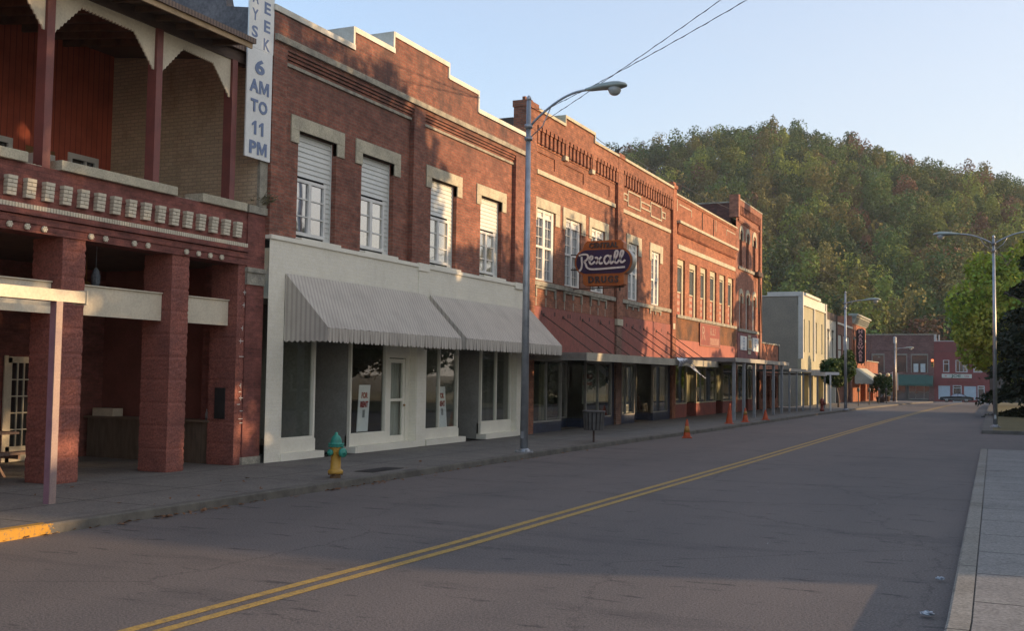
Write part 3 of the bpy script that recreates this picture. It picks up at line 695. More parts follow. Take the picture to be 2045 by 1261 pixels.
# picnic table
PT = thing('picnic_table', 'brown wooden picnic table under the porch at far left', 'picnic table', (-15.7, 12.9, .12))
pw = pm('weathered_table_wood', (.26, .18, .14), (.18, .125, .10), 5, .85, .3, stretch=(1, 6, 1))
mb = MB(); [mb.box(-16.02+i*.145, -15.885+i*.145, 11.2, 13.30, .80, .84) for i in range(5)]; build('table_top', mb, pw, PT)
for x0 in (-16.55, -15.05):
    mb = MB(); mb.box(x0, x0+.13, 11.2, 13.22, .50, .54); mb.box(x0+.14, x0+.27, 11.2, 13.22, .50, .54); build('bench_seat', mb, pw, PT)
for y0 in (11.6, 12.8):
    mb = MB(); mb.prism([(-15.75, .79), (-15.65, .79), (-15.05, .12), (-15.17, .12)], 1, y0, y0+.05); mb.prism([(-15.6, .79), (-15.7, .79), (-16.3, .12), (-16.18, .12)], 1, y0+.05, y0+.1); mb.box(-16.5, -14.85, y0+.1, y0+.14, .42, .5); build('leg', mb, pw, PT)

# ================================================================ BRICK BUILDING WITH TWO AWNINGS
brA = brick('old_red_brick', (.325, .118, .074), (.235, .088, .058), (.24, .155, .115), amount=.62, stain=(.07, .045, .042), efflo=.16, soot=(8.70, 1.3, .85), msize=.010)
whitebrick = brick('white_painted_brick', (.80, .765, .64), (.77, .735, .615), (.74, .71, .60), amount=.22, stain=(.42, .39, .32), msize=.006, bstr=.22)
siding = pm('vinyl_siding', (.66, .68, .64), (.60, .62, .58), 2, .45, 0, fine=.03)
A = thing('awning_building', 'two-storey red brick building with white storefront and two striped awnings', 'building', (FX, 23.7, .12))
PX = FX+.12                                                      # face of pilasters and storefront
Wn = [(18.50, 19.92), (20.95, 22.38), (24.24, 25.67), (27.12, 28.52)]
mb = MB()
ops = [(a, b_, 4.66, 6.99) for a, b_ in Wn]
mb.wall(FX, 17.9, 23.12, 4.66, 8.30, ops[:2], .2); mb.wall(FX, 23.67, 29.23, 4.66, 8.30, ops[2:], .2)
for a, b_ in ((17.45, 17.9), (23.12, 23.67), (29.23, 29.98)): mb.box(FX-.05, PX, a, b_, 4.66, 8.58)
for a, b_ in ((17.9, 23.12), (23.67, 29.23)):
    for i in range(4): mb.box(FX-.01, FX+.03*(i+1), a, b_, 8.302+i*.07, 8.352+i*.07); mb.box(FX-.01, FX+.03*(i+1)-.012, a, b_, 8.352+i*.07, 8.372+i*.07)
mb.box(FX-.3, PX-.004, 17.45, 29.98, 8.582, 9.2)
for a, b_, z in ((17.45, 20.37, 9.22), (20.37, 22.1, 9.63), (22.1, 24.83, 10.03), (24.83, 26.6, 9.72), (26.6, 29.98, 9.22)):
    if z > 9.22: mb.box(FX-.3, PX-.004, a, b_, 9.2, z)
build('brick_front', mb, brA, A)
mb = MB(); mb.box(FX-.1, PX+.06, 17.47, 29.97, 8.62, 8.75); mb.box(FX-.02, FX+.045, 17.9, 23.12, 8.235, 8.30); mb.box(FX-.02, FX+.045, 23.67, 29.23, 8.235, 8.30)
build('stone_band', mb, oldstone, A)
mb = MB()
for a, b_, z in ((17.42, 20.37, 9.22), (20.33, 22.1, 9.63), (22.06, 24.87, 10.03), (24.87, 26.64, 9.72), (26.64, 30.0, 9.22)): mb.box(FX-.34, PX+.03, a, b_, z, z+.12)
for y, za, zb in ((20.33, 9.34, 9.75), (22.06, 9.75, 10.15)): mb.box(FX-.62, PX+.026, y-.05, y+.02, za-.1, zb-.003)
for y, za, zb in ((24.85, 9.84, 10.15), (26.62, 9.34, 9.84)): mb.box(FX-.34, PX+.026, y-.02, y+.05, za-.1, zb-.003)
build('coping', mb, pm('white_coping', (.62, .61, .54), (.50, .48, .40), 2, .6, .1), A)
mb = MB()                                                        # party wall toward the porch and the body behind
mb.prism([(FX-26, 4), (FX-.02, 4), (FX-.02, 8.15), (FX-4.3, 8.66), (FX-26, 8.66)], 1, 17.2, 17.44); build('party_wall', mb, tanbrick, A)
mb = MB(); mb.prism([(FX-26, 8.67), (FX-4.3, 8.67), (FX-.02, 8.16), (FX-.02, 9.2), (FX-.9, 9.35), (FX-1.2, 10.6), (FX-26, 10.9)], 1, 17.19, 17.44); build('stucco_wall', mb, stucco, A)
mb = MB(); mb.box(FX-.02, FX+.05, 17.2, 17.44, 5.19, 9.2); build('party_wall_end', mb, oldstone, A)
mb = MB(); mb.box(FX-26, FX-.31, 17.45, 29.9, 8.2, 8.5); mb.box(FX-26, FX-25.7, 17.45, 29.9, 0, 8.2); build('roof', mb, pm('tar_roof', (.05, .05, .05), None, 2, .9), A)
for i, (a, b_) in enumerate(Wn):
    mb = MB(); mb.box(FX-.1, FX+.03, a-.28, b_+.28, 6.99, 7.28); mb.box(FX-.1, FX+.03, a-.28, a+.0, 6.71, 6.988); mb.box(FX-.1, FX+.03, b_-.0, b_+.28, 6.71, 6.988); build('lintel', mb, cream, A, bevel=.006)
    sx = FX-.15; mb = MB(); z = 4.67
    wy0, wy1, wz0, wz1 = a+.07, b_-.26, 4.86, 5.98
    while z < 6.98:
        z1 = min(z+.108, 6.98)
        segs = [(a, b_)] if (z >= wz1 or z1 <= wz0) else [(a, wy0), (wy1, b_)]
        for (p, q) in segs: mb.quad((sx+.022, p, z), (sx+.022, q, z), (sx, q, z1), (sx, p, z1)); mb.quad((sx, p, z), (sx, q, z), (sx+.022, q, z), (sx+.022, p, z))
        z += .108
    mb.box(sx-.02, sx+.03, b_-.035, b_, 4.67, 6.98)
    build('siding_panel', mb, siding, A)
    mb = MB(); X0, X1 = sx-.02, sx+.045; ym = (wy0+wy1)/2
    mb.box(X0, X1, wy0-.03, wy0+.035, wz0-.04, wz1+.04); mb.box(X0, X1, wy1-.035, wy1+.03, wz0-.04, wz1+.04); mb.box(X0, X1, ym-.05, ym+.05, wz0+.03, wz1-.03)
    mb.box(X0, X1, wy0+.035, wy1-.035, wz1-.03, wz1+.04); mb.box(X0, X1, wy0+.035, wy1-.035, wz0-.04, wz0+.03)
    for k in (1, 2):
        z = wz0+(wz1-wz0)*k/3
        for p, q in ((wy0+.035, ym-.05), (ym+.05, wy1-.035)): mb.box(X0, sx+.03, p, q, z-.014, z+.014)
    fr = build('window', mb, whitew, A)
    mb = MB(); mb.box(sx-.01, sx+.002, wy0, wy1, wz0, wz1); build('pane', mb, glass_dark('glass_A' if i != 0 else 'glass_A0', fac=.40 if i else .42, tint=(.30, .28, .20) if i else (.02, .02, .02), wob=.012), fr)  # cream tint paints pale reflected sky into the panes; first pane stays dark
# white-painted storefront
mb = MB(); SP = FX+.14
so_ = [(17.98, 23.40, .12, 3.35), (23.92, 29.46, .12, 3.35)]
mb.wall(SP, 17.45, 29.99, .10, 4.58, so_, .25)
mb.box(FX-.2, SP+.02, 23.42, 23.90, .11, 4.575)
build('storefront_wall', mb, whitebrick, A)
mb = MB(); mb.box(FX-.1, SP+.035, 17.45, 30.0, 4.582, 4.665)
mb.box(FX-.1, SP+.05, 23.38, 23.93, 4.50, 4.69); mb.box(FX-.1, SP+.05, 29.2, 30.02, 4.50, 4.69); build('ledge', mb, white, A)
for (a, b_) in Wn:
    mb = MB(); mb.box(FX-.15, PX+.045, a-.02, b_+.02, 4.666, 4.72); build('window_sill', mb, white, A)
BK = FX-.08                                                       # glass line of the shop windows
clear = glass_clear('shop_glass')
def shopwin(y0, y1, z0, z1, x=BK, mull=(), bulk=True, P=A, fm=white, base=.12, step=True, gm=clear):
    mb = MB()
    mb.box(x-.03, x+.06, y0, y0+.06, z0, z1); mb.box(x-.03, x+.06, y1-.06, y1, z0, z1); mb.box(x-.03, x+.055, y0+.06, y1-.06, z0, z0+.05); mb.box(x-.03, x+.055, y0+.06, y1-.06, z1-.08, z1)
    for m_ in mull: mb.box(x-.03, x+.05, m_-.02, m_+.02, z0+.05, z1-.08)
    fr = build('display_window', mb, fm, P)
    mb = MB(); mb.box(x-.004, x+.004, y0+.05, y1-.05, z0+.04, z1-.06); build('pane', mb, gm, fr)
    return fr
for (a, b_, z, mull) in ((18.0, 19.36, .52, ()), (20.72, 22.30, .50, ()), (23.98, 26.0, .48, (24.96,)), (27.38, 29.44, .56, (28.42,))):
    shopwin(a, b_, z, 3.35, mull=mull)
    mb = MB(); mb.box(BK-.05, BK+.075, a-.02, b_+.02, .12, z-.002); mb.box(BK-.05, SP+.04, a-.04, b_+.1, .10, .26); build('bulkhead', mb, white, A)
mb = MB()                                                         # side returns, recess walls, header panel over the small door
greyp = pm('recess_grey', (.30, .295, .265), (.24, .235, .21), 1.5, .7)
for (a, b_) in ((19.38, 20.70), (26.02, 27.36)):
    mb = MB(); X = FX-1.7
    mb.quad((X, a, .12), (X, b_, .12), (X, b_, 3.35), (X, a, 3.35)); mb.quad((X, b_, .12), (BK, b_, .12), (BK, b_, 3.35), (X, b_, 3.35)); mb.quad((X, a, .12), (X, a, 3.35), (BK, a, 3.35), (BK, a, .12))
    build('entry_recess', mb, greyp, A)
    mb = MB(); mb.box(X+.004, X+.05, a+.18, b_-.12, .14, 2.3); dd = build('door', mb, pm('door_grey', (.22, .225, .20), None, 2, .5), A); mb = MB(); mb.box(X+.052, X+.058, a+.32, b_-.26, .5, 2.1); build('pane', mb, glass_dark('glass_dim'), dd)
mb = MB(); mb.box(BK-.05, BK+.05, 22.31, 23.40, 2.30, 3.35); mb.box(BK-.05, BK+.03, 22.31, 22.45, .12, 2.30); mb.box(BK-.05, BK+.03, 23.24, 23.40, .12, 2.30); build('door_surround', mb, white, A)
mb = MB(); X = BK-.02
for q in ((22.46, 22.56, .2, 2.28), (23.13, 23.23, .2, 2.28), (22.56, 23.13, 2.18, 2.28), (22.56, 23.13, .2, .42), (22.56, 23.13, 1.25, 1.31)): mb.box(X-.03, X+.03, *q)
dd = build('door', mb, white, A); mb = MB(); mb.box(X-.01, X, 22.56, 23.13, .42, 2.18); build('pane', mb, clear, dd)
mb = MB(); mb.lathe([(.02, 0), (.03, .02), (.02, .05)], (X+.03, 23.18, 1.15), 8, axis=0); build('handle', mb, pm('brass', (.35, .22, .08)), dd, True)
mb = MB(); k = 0
for i in range(14): y0 = 22.5+i*.05; xx = X-.12-.02*(i % 2); mb.quad((xx, y0, .3), (xx-.02*((i+1) % 2)+.02*(i % 2), y0+.05, .3), (xx-.02*((i+1) % 2)+.02*(i % 2), y0+.05, 2.25), (xx, y0, 2.25))
build('door_curtain', mb, pm('sheer_curtain', (.52, .52, .46), (.42, .42, .37), 9, .8, stretch=(1, 6, .3)), A)
mb = MB(); mb.box(FX-.3, SP+.05, 20.74, 23.5, .10, .27); build('step', mb, white, A)
# shop interior
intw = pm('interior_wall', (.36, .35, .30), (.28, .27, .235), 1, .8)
def room(y0, y1, x0, x1, z0, z1, P, m=intw, fm=None):
    mb = MB(); mb.quad((x0,y0,z0), (x0,y1,z0), (x0,y1,z1), (x0,y0,z1)); mb.quad((x0,y1,z0), (x1,y1,z0), (x1,y1,z1), (x0,y1,z1)); mb.quad((x1,y0,z0), (x0,y0,z0), (x0,y0,z1), (x1,y0,z1)); mb.quad((x0,y0,z1), (x0,y1,z1), (x1,y1,z1), (x1,y0,z1))
    build('interior_wall', mb, m, P)
    mb = MB(); mb.quad((x0,y0,z0), (x1,y0,z0), (x1,y1,z0), (x0,y1,z0)); build('interior_floor', mb, fm or pm('interior_floor_mat', (.12, .09, .06), None, 1, .5), P)
room(17.6, 19.37, FX-1.6, BK-.04, .45, 3.4, A); room(20.71, 22.4, FX-1.9, BK-.04, .45, 3.4, A, pm('brown_room', (.075, .06, .045), (.05, .04, .03), .8, .8)); room(22.42, 23.6, FX-1.0, BK-.2, .13, 3.3, A)
room(23.7, 26.01, FX-1.9, BK-.04, .42, 3.4, A); room(27.37, 29.7, FX-1.2, BK-.04, .5, 3.4, A)
mb = MB(); X = FX-1.58
for q in ((17.95, 18.03, .46, 2.3), (18.72, 18.80, .46, 2.3), (18.03, 18.72, 2.2, 2.3)): mb.box(X, X+.05, *q)
mb.box(X+.05, X+.09, 18.06, 18.12, 1.2, 1.6); build('inner_door_frame', mb, creampaint, A)
mb = MB(); mb.tube([(FX-.75, 25.35, .45), (FX-.75, 25.35, 3.4)], .07, 12); mb.tube([(FX-.6, 18.95, .45), (FX-.6, 18.95, 3.4)], .025, 8); build('interior_column', mb, whitew, A, True)
mb = MB(); mb.tube([(FX-.9, 24.5, 3.4), (FX-.9, 24.5, 2.9)], .01, 5); mb.lathe([(.1, 2.95), (.2, 2.85), (.22, 2.7), (.1, 2.6)], (FX-.9, 24.5, 0), 12); build('hanging_basket', mb, pm('basket_dark', (.03, .03, .02), None, 20, .9, .8), A)
mb = MB(); mb.box(FX-.55, FX-.53, 27.5, 29.3, .55, 3.0); build('interior_blind', mb, striped('grey_blind', (.20, .20, .18), (.15, .15, .135), .4, axis=1), A)
# awnings
awn = striped('awning_canvas', (.54, .50, .425), (.42, .375, .325), .115, axis='XY', duty=.56)
def awning(y0, y1, zt, zb, proj, P, mat, val=.30, scal=.13):
    xw, xf = SP+.01, SP+proj
    mb = MB(); n = int((y1-y0)/.29)
    for i in range(n):
        a, b_ = y0+(y1-y0)*i/n, y0+(y1-y0)*(i+1)/n; s = .012
        mid = (a+b_)/2
        mb.quad((xw, a, zt), (xf, a, zb+val), (xf-.004, mid, zb+val-s), (xw, mid, zt-s*.3)); mb.quad((xw, mid, zt-s*.3), (xf-.004, mid, zb+val-s), (xf, b_, zb+val), (xw, b_, zt))
    top = build('awning', mb, mat, P)
    mb = MB(); n = int((y1-y0)/scal)
    for i in range(n):
        a, b_ = y0+(y1-y0)*i/n, y0+(y1-y0)*(i+1)/n; w_ = (b_-a); xo = xf+.012*math.sin(i*2.1)
        mb.poly([(xf+.001, a, zb+val-.01), (xo, a, zb+.045), (xo, a+w_*.25, zb+.012), (xo, a+w_*.5, zb), (xo, a+w_*.75, zb+.012), (xo, b_, zb+.045), (xf+.001, b_, zb+val-.01)])
    build('valance', mb, mat, top)
    for y in (y0, y1):
        mb = MB(); n = int(proj/scal); pts = [(xw, y, zt), (xf, y, zb+val)]
        lo = []
        for i in range(n, 0, -1):
            b_, a = xw+(xf-xw)*i/n, xw+(xf-xw)*(i-1)/n; lo += [(b_, y, zb+.045), ((a+b_)/2, y, zb)]
        lo.append((xw, y, zb+.045)); pts = pts+lo
        # triangle plus band
        mb.poly([(xw, y, zt), (xf, y, zb+val), (xw, y, zb+val)])
        for i in range(n):
            a, b_ = xw+(xf-xw)*i/n, xw+(xf-xw)*(i+1)/n
            mb.poly([(a, y, zb+val), (b_, y, zb+val), (b_, y, zb+.045), ((a+b_)/2, y, zb), (a, y, zb+.045)])
        build('awning_end', mb, mat, top)
    mb = MB()
    for y in (y0+.03, (y0+y1)/2, y1-.03): mb.tube([(xw, y, zb+val-.02), (xf-.02, y, zb+val-.02)], .012, 6); mb.tube([(xw, y, zt-.04), (xf-.02, y, zb+val-.03)], .012, 6)
    mb.tube([(xf-.02, y0, zb+val-.02), (xf-.02, y1, zb+val-.02)], .014, 6); build('awning_frame', mb, greymetal, top)
awning(17.98, 23.74, 3.93, 2.52, 1.08, A, awn); awning(24.02, 30.36, 3.93, 2.53, 1.08, A, awn)
# for-rent boards inside the windows
red_ = pm('sign_red', (.36, .045, .045), None, 5, .7); boardw = pm('sign_board', (.84, .86, .86), (.78, .80, .80), 3, .6)
def rent(y, z, lean, lab):
    t = thing('rent_sign', lab, 'sign', (BK-.07, y, z), 'for-rent boards in the white storefront')
    up = Vector((-.02, lean, 1)).normalized(); ax = Vector((0, 1, 0)); o_ = Vector((BK-.045, y, z))
    mb = MB(); P = lambda a, h, dx: tuple(o_+ax*a+up*h+Vector((dx, 0, 0)))
    k = [P(-.23, 0, 0), P(.23, 0, 0), P(.23, 1.08, 0), P(-.23, 1.08, 0), P(-.23, 0, -.02), P(.23, 0, -.02), P(.23, 1.08, -.02), P(-.23, 1.08, -.02)]
    mb.v = k; mb.f = [(0, 1, 2, 3), (7, 6, 5, 4), (0, 4, 5, 1), (1, 5, 6, 2), (2, 6, 7, 3), (3, 7, 4, 0)]; build('board', mb, boardw, t)
    for s, h, sz in (('FOR', .84, .21), ('RENT', .63, .20)):
        text_mesh('lettering', s, sz, red_, t, o_+up*h+Vector((.006, 0, 0)), ax, up, .004, .012, fit=(.27 if s == 'FOR' else .33, .145))
    for i in range(3): text_mesh('small_print', '###-####'.replace('#', '8') if False else 'llllllll', .09, pm('pencil_grey', (.25, .25, .25)), t, o_+up*(.47-i*.06)+Vector((.005, 0, 0)), ax, up, .002, .0, sx=.7)
rent(21.42, .57, .11, 'leaning white FOR RENT board in the window just left of the small white door')
rent(25.35, .52, -.10, 'leaning white FOR RENT board in the window right of the pilaster between the awnings')
# tall hours sign on the corner
hs = thing('hours_sign', 'tall white vertical sign with blue opening hours between porch and brick building', 'sign', (FX+.1, 17.02, 6.13))
signw = pm('sign_white', (.74, .76, .74), (.68, .70, .68), 1.5, .5); blue = pm('sign_blue', (.14, .20, .34), (.17, .23, .37), 6, .6)
mb = MB(); mb.box(FX+.08, FX+.11, 16.64, 17.42, 6.10, 8.28); build('board', mb, signw, hs); mb = MB(); mb.box(FX+.078, FX+.108, 16.66, 17.44, 8.285, 11.2); build('board', mb, signw, hs)
X = FX+.118
MP = [(0, 0), (0, 1), (.26, 1), (.5, .40), (.74, 1), (1, 1), (1, 0), (.81, 0), (.81, .66), (.58, .08), (.42, .08), (.19, .66), (.19, 0)]
ONE = [(.42, 0), (.42, .72), (.1, .58), (.1, .76), (.48, 1), (.72, 1), (.72, 0)]
def cut(pts, y, z, w_, h_): build('lettering', MB().prism([(y+p[0]*w_, z+p[1]*h_) for p in pts], 0, X-.004, X+.004), blue, hs)
for s, y, z, w_, h_ in (('6', 17.02, 7.93, .30, .30), ('A', 16.86, 7.53, .28, .26), ('T', 16.88, 7.14, .22, .25), ('O', 17.15, 7.14, .27, .26), ('P', 16.87, 6.31, .22, .26)): text_mesh('lettering', s, .4, blue, hs, (X, y, z), (0, 1, 0), (0, 0, 1), .008, .014, fit=(w_, h_))
cut(MP, 17.02, 7.40, .30, .26); cut(MP, 17.00, 6.18, .30, .26); cut(ONE, 16.80, 6.57, .22, .27); cut(ONE, 17.02, 6.57, .22, .27)
for i, ch in enumerate('SYAD'): text_mesh('lettering', ch, .38, blue, hs, (X-.01, 16.84, 8.60+i*.34), (0, 1, 0), (0, 0, 1), .006, .011, fit=(.19, .23))
for i, ch in enumerate('KEEW'): text_mesh('lettering', ch, .40, blue, hs, (X-.01, 17.22, 8.43+i*.37), (0, 1, 0), (0, 0, 1), .006, .011, fit=(.20, .24))
# weeds sprouting at the top of the corner pilaster
random.seed(3); mb = MB()
for i in range(46):
    a = random.uniform(0, 2*PI); l_ = random.uniform(.15, .5); s = Vector((FX+random.uniform(-.1, .04), 17.3+random.uniform(-.08, .1), 5.19)); e = s+Vector((math.cos(a)*l_*.6+.06, math.sin(a)*l_*.6+.05, l_*random.uniform(.2, .8)))
    mb.tube([s, s.lerp(e, .5)+Vector((0, 0, .06)), e], .005, 3)
    for k in range(5): p = s.lerp(e, .4+.6*random.random())+Vector((random.uniform(-.04, .04),)*3); mb.poly([tuple(p), tuple(p+Vector((.02, .035, .01))), tuple(p+Vector((.0, .03, .035)))])
tag(build('weed', mb, pm('dry_weed', (.10, .10, .05), (.14, .11, .06), 20, .9), None), 'straggly dry weed growing on the cream ledge below the hours sign', 'weed')

# body of the porch building behind the front
mb = MB(); mb.box(FX-26, FX-4.5, 2, 17.18, 0.1, 8.3); build('back_block', mb, stucco, Z)

# ================================================================ DRUGSTORE BUILDING (two bays)
brB = brick('orange_brick', (.36, .135, .072), (.28, .102, .058), (.20, .13, .09), amount=.25, stain=(.10, .05, .04), msize=.012, efflo=.12)
brB2 = brick('orange_brick_dull', (.25, .095, .055), (.20, .075, .045), (.17, .11, .085), amount=.4, stain=(.09, .05, .04), msize=.010, efflo=.15)
brLow = brick('washed_brick', (.25, .12, .085), (.21, .10, .07), (.26, .20, .15), amount=.3, stain=(.12, .07, .06), msize=.012, efflo=.3)
redboard = pm('red_fascia_board', (.27, .085, .065), (.20, .075, .065), 1.3, .75, .2, stretch=(1, 1, .3), fine=.12)
steel = pm('rusty_rod', (.08, .05, .04), None, 6, .8)
B = thing('drugstore_building', 'orange brick two-storey building with five tall white windows and a projecting sign', 'building', (FX, 38.2, .12))
WB = [(31.08, 32.60), (33.52, 34.98), (36.0, 37.40)]; WB2 = [(40.14, 41.36), (43.14, 44.32)]
zt_, zb_ = 7.24, 4.95
def recess(a, b_, c, d): return (a, b_, c, d, .035, 1)
mb = MB()
mb.wall(FX, 30.78, 38.55, 4.12, 9.2, [(a, b_, zb_, zt_) for a, b_ in WB]+[recess(31.0, 32.55, 8.62, 9.02), recess(33.3, 35.2, 8.62, 9.02), recess(36.0, 37.9, 8.62, 9.02)], .16)
mb.box(FX-.3, FX+.02, 30.78, 38.55, 9.2, 9.24)
mb.box(FX-.3, PX-.01, 30.78, 38.55, 9.80, 10.24); mb.box(FX-.3, PX-.01, 33.11, 35.87, 10.24, 10.52)
y = 30.9
while y < 38.4: mb.box(FX-.01, FX+.10, y, y+.17, 9.26, 9.66); mb.box(FX-.01, FX+.13, y-.03, y+.20, 9.66, 9.80); y += .34
mb.box(FX-.01, FX+.02, 30.78, 38.55, 9.24, 9.80)
mb.wall(FX, 39.2, 45.92, 4.25, 9.4, [(a, b_, zb_, zt_-.05) for a, b_ in WB2], .16)
y = 39.3
while y < 45.8: mb.box(FX-.01, FX+.10, y, y+.17, 9.30, 9.72); mb.box(FX-.01, FX+.13, y-.03, y+.20, 9.72, 9.86); y += .34
mb.box(FX-.3, PX-.01, 39.2, 45.92, 9.86, 10.24); mb.box(FX-.3, FX+.02, 39.2, 45.92, 9.40, 9.86)
build('brick_front', mb, brB, B)
mb = MB(); mb.box(FX-.35, PX, 30.02, 30.78, .12, 10.22); mb.box(FX-.38, PX+.04, 29.99, 30.81, 10.22, 10.42)
for y in (30.1, 30.6): mb.box(FX-.1, FX+.0, y, y+.1, 10.42, 10.55)
build('pier', mb, brB, B)
mb = MB(); mb.box(FX-.3, PX, 38.55, 39.2, 4.10, 10.24); mb.box(FX-.32, PX+.04, 38.53, 39.22, 10.24, 10.42); build('pier', mb, brB, B)
mb = MB(); mb.box(FX-.3, PX-.02, 38.57, 39.18, .12, 3.86); build('pier_base', mb, brLow, B)
mb = MB(); mb.box(FX-.1, PX+.02, 38.55, 39.2, 3.86, 4.10); build('pier_block', mb, cream, B)
mb = MB(); mb.box(FX-.32, PX+.05, 30.8, 33.11, 10.24, 10.33); mb.box(FX-.32, PX+.05, 33.05, 35.93, 10.52, 10.62); mb.box(FX-.32, PX+.05, 35.87, 38.53, 10.24, 10.33); mb.box(FX-.32, PX+.05, 39.22, 45.92, 10.24, 10.34)
for y in (33.05, 35.87): mb.box(FX-.32, PX+.045, y, y+.06, 10.335, 10.515)
build('coping', mb, cream, B)
mb = MB(); mb.box(FX-.05, FX+.06, 31.0, 38.45, 8.30, 8.44); mb.box(FX-.05, FX+.06, 39.35, 45.8, 8.26, 8.40); build('stone_band', mb, cream, B)
for y in (33.15, 35.7):
    mb = MB(); mb.box(FX-.02, PX+.02, y, y+.28, 9.12, 9.27); build('corbel_block', mb, cream, B); 
    mb = MB(); mb.box(FX+.0, PX+.015, y+.02, y+.26, 9.27, 9.8); build('corbel', mb, brB, B)
mb = MB()                                                        # stone-framed panels of the right bay
for (a, b_, c, d) in ((39.45, 39.95, 8.76, 9.05), (39.99, 41.6, 8.60, 9.22), (41.64, 42.9, 8.76, 9.05), (42.94, 44.5, 8.60, 9.22), (44.54, 45.05, 8.76, 9.05)):
    t = .055; mb.box(FX-.01, FX+.035, a, b_, d-t, d); mb.box(FX-.01, FX+.035, a, b_, c, c+t); mb.box(FX-.01, FX+.035, a, a+t, c+t, d-t); mb.box(FX-.01, FX+.035, b_-t, b_, c+t, d-t)
build('stone_panel_frame', mb, cream, B)
gB = glass_dark('glass_B', fac=.5, tint=(.03, .032, .03), wob=.03)
def tallwin(P, a, b_, z0, z1, x, top=.24, rail=None, g=gB, fm=whitew):
    mb = MB(); ym = a+(b_-a)*.47; rail = rail or z0+(z1-z0)*.47
    for q in ((a, a+.07), (b_-.20, b_-.02), (ym-.09, ym+.09)): mb.box(x-.05, x+.05, q[0], q[1], z0, z1)
    for p, q in ((a+.07, ym-.09), (ym+.09, b_-.20)):
        mb.box(x-.05, x+.04, p, q, z1-.10, z1); mb.box(x-.05, x+.035, p, q, z1-top-.05, z1-top); mb.box(x-.05, x+.05, p, q, rail-.035, rail+.035); mb.box(x-.05, x+.04, p, q, z0, z0+.06)
        c_ = (p+q)/2; mb.box(x-.012, x+.02, c_-.010, c_+.010, z0+.06, rail-.035); mb.box(x-.012, x+.02, c_-.010, c_+.010, rail+.035, z1-top-.05)
        for k in (1, 2): z = rail+(z1-top-rail)*k/3; mb.box(x-.012, x+.018, p, q, z-.008, z+.008); z = z0+(rail-z0)*k/3; mb.box(x-.012, x+.018, p, q, z-.008, z+.008)
        mb.box(x-.05, x+.0, p, q, z1-top, z1-.10)
    fr = build('window', mb, fm, P); mb = MB(); mb.box(x-.022, x-.014, a+.02, b_-.02, z0, z1-top); build('pane', mb, g, fr); return fr
for (a, b_) in WB+WB2:
    z1 = zt_ if a < 39 else zt_-.05
    mb = MB(); mb.box(FX-.1, FX+.035, a-.25, b_+.40, z1, z1+.33); mb.box(FX-.1, FX+.035, a-.25, a, z1-.42, z1-.002); mb.box(FX-.1, FX+.035, b_+.02, b_+.40, z1-.42, z1-.002); build('lintel', mb, cream, B, bevel=.006)
    tallwin(B, a, b_, zb_, z1, FX-.09)
mb = MB(); mb.box(FX-.05, FX+.09, 30.8, 38.5, 4.76, 4.90); mb.box(FX-.05, FX+.09, 39.25, 45.85, 4.76, 4.90)
for a, n in ((31.0, 3), (33.4, 3), (35.9, 3)):
    mb.box(FX-.02, FX+.05, a, a+1.7, 4.68, 4.755)
    for k in range(n): mb.box(FX-.02, FX+.045, a+.02+k*.8, a+.12+k*.8, 4.42 if k != 1 else 4.5, 4.675)
for a in (39.9, 42.9):
    mb.box(FX-.02, FX+.05, a, a+1.6, 4.68, 4.755)
    for k in range(3): mb.box(FX-.02, FX+.045, a+.02+k*.72, a+.12+k*.72, 4.55, 4.675)
build('sill_band', mb, oldstone, B)
mb = MB()
for y in (31.1, 31.9, 32.75, 33.5, 34.3, 35.1, 35.95, 36.75, 37.5): mb.box(FX, FX+.006, y, y+.07, 4.125, 4.41)
build('lime_streak', mb, pm('lime_wash', (.36, .32, .25), (.28, .22, .17), 8, .9), B, kind='stuff')
mb = MB(); mb.box(FX-.12, FX+.03, 30.80, 38.54, 2.62, 4.11); build('fascia_board', mb, redboard, B)
mb = MB(); mb.box(FX-.12, FX+.03, 39.22, 45.90, 2.62, 4.24); build('fascia_board', mb, redboard, B)
mb = MB(); 
for y in (31.5, 32.6, 33.75, 33.95, 34.9, 35.8, 36.7, 36.9, 37.9, 39.9, 40.7, 41.6, 42.5, 43.5, 44.5): mb.box(FX+.028, FX+.034, y, y+.07, 3.86, 3.99)
build('vent_slot', mb, blackm, B, kind='stuff')
# flat canopy hung on rods
CX = -11.5
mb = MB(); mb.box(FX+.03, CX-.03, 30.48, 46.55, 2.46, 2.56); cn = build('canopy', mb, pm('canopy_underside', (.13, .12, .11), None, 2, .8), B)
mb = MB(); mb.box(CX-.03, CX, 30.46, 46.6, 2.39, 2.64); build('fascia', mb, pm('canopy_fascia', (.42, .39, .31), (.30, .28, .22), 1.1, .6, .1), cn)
mb = MB()
for i in range(5): z = 2.40+i*.048; mb.box(FX+.04, CX-.035, 30.43+(.012 if i % 2 else 0), 30.475, z, z+.044)
build('end_flashing', mb, pm('ribbed_metal', (.22, .20, .17), (.15, .135, .12), 3, .5), cn)
for y in (31.66, 33.35, 35.15, 36.95, 39.2, 40.6, 42.1, 43.8, 45.5):
    mb = MB(); mb.tube([(FX+.03, y, 3.86), (CX-.12, y, 2.57)], .018, 6); mb.box(FX+.03, FX+.06, y-.05, y+.05, 3.81, 3.91); build('tie_rod', mb, steel, B)
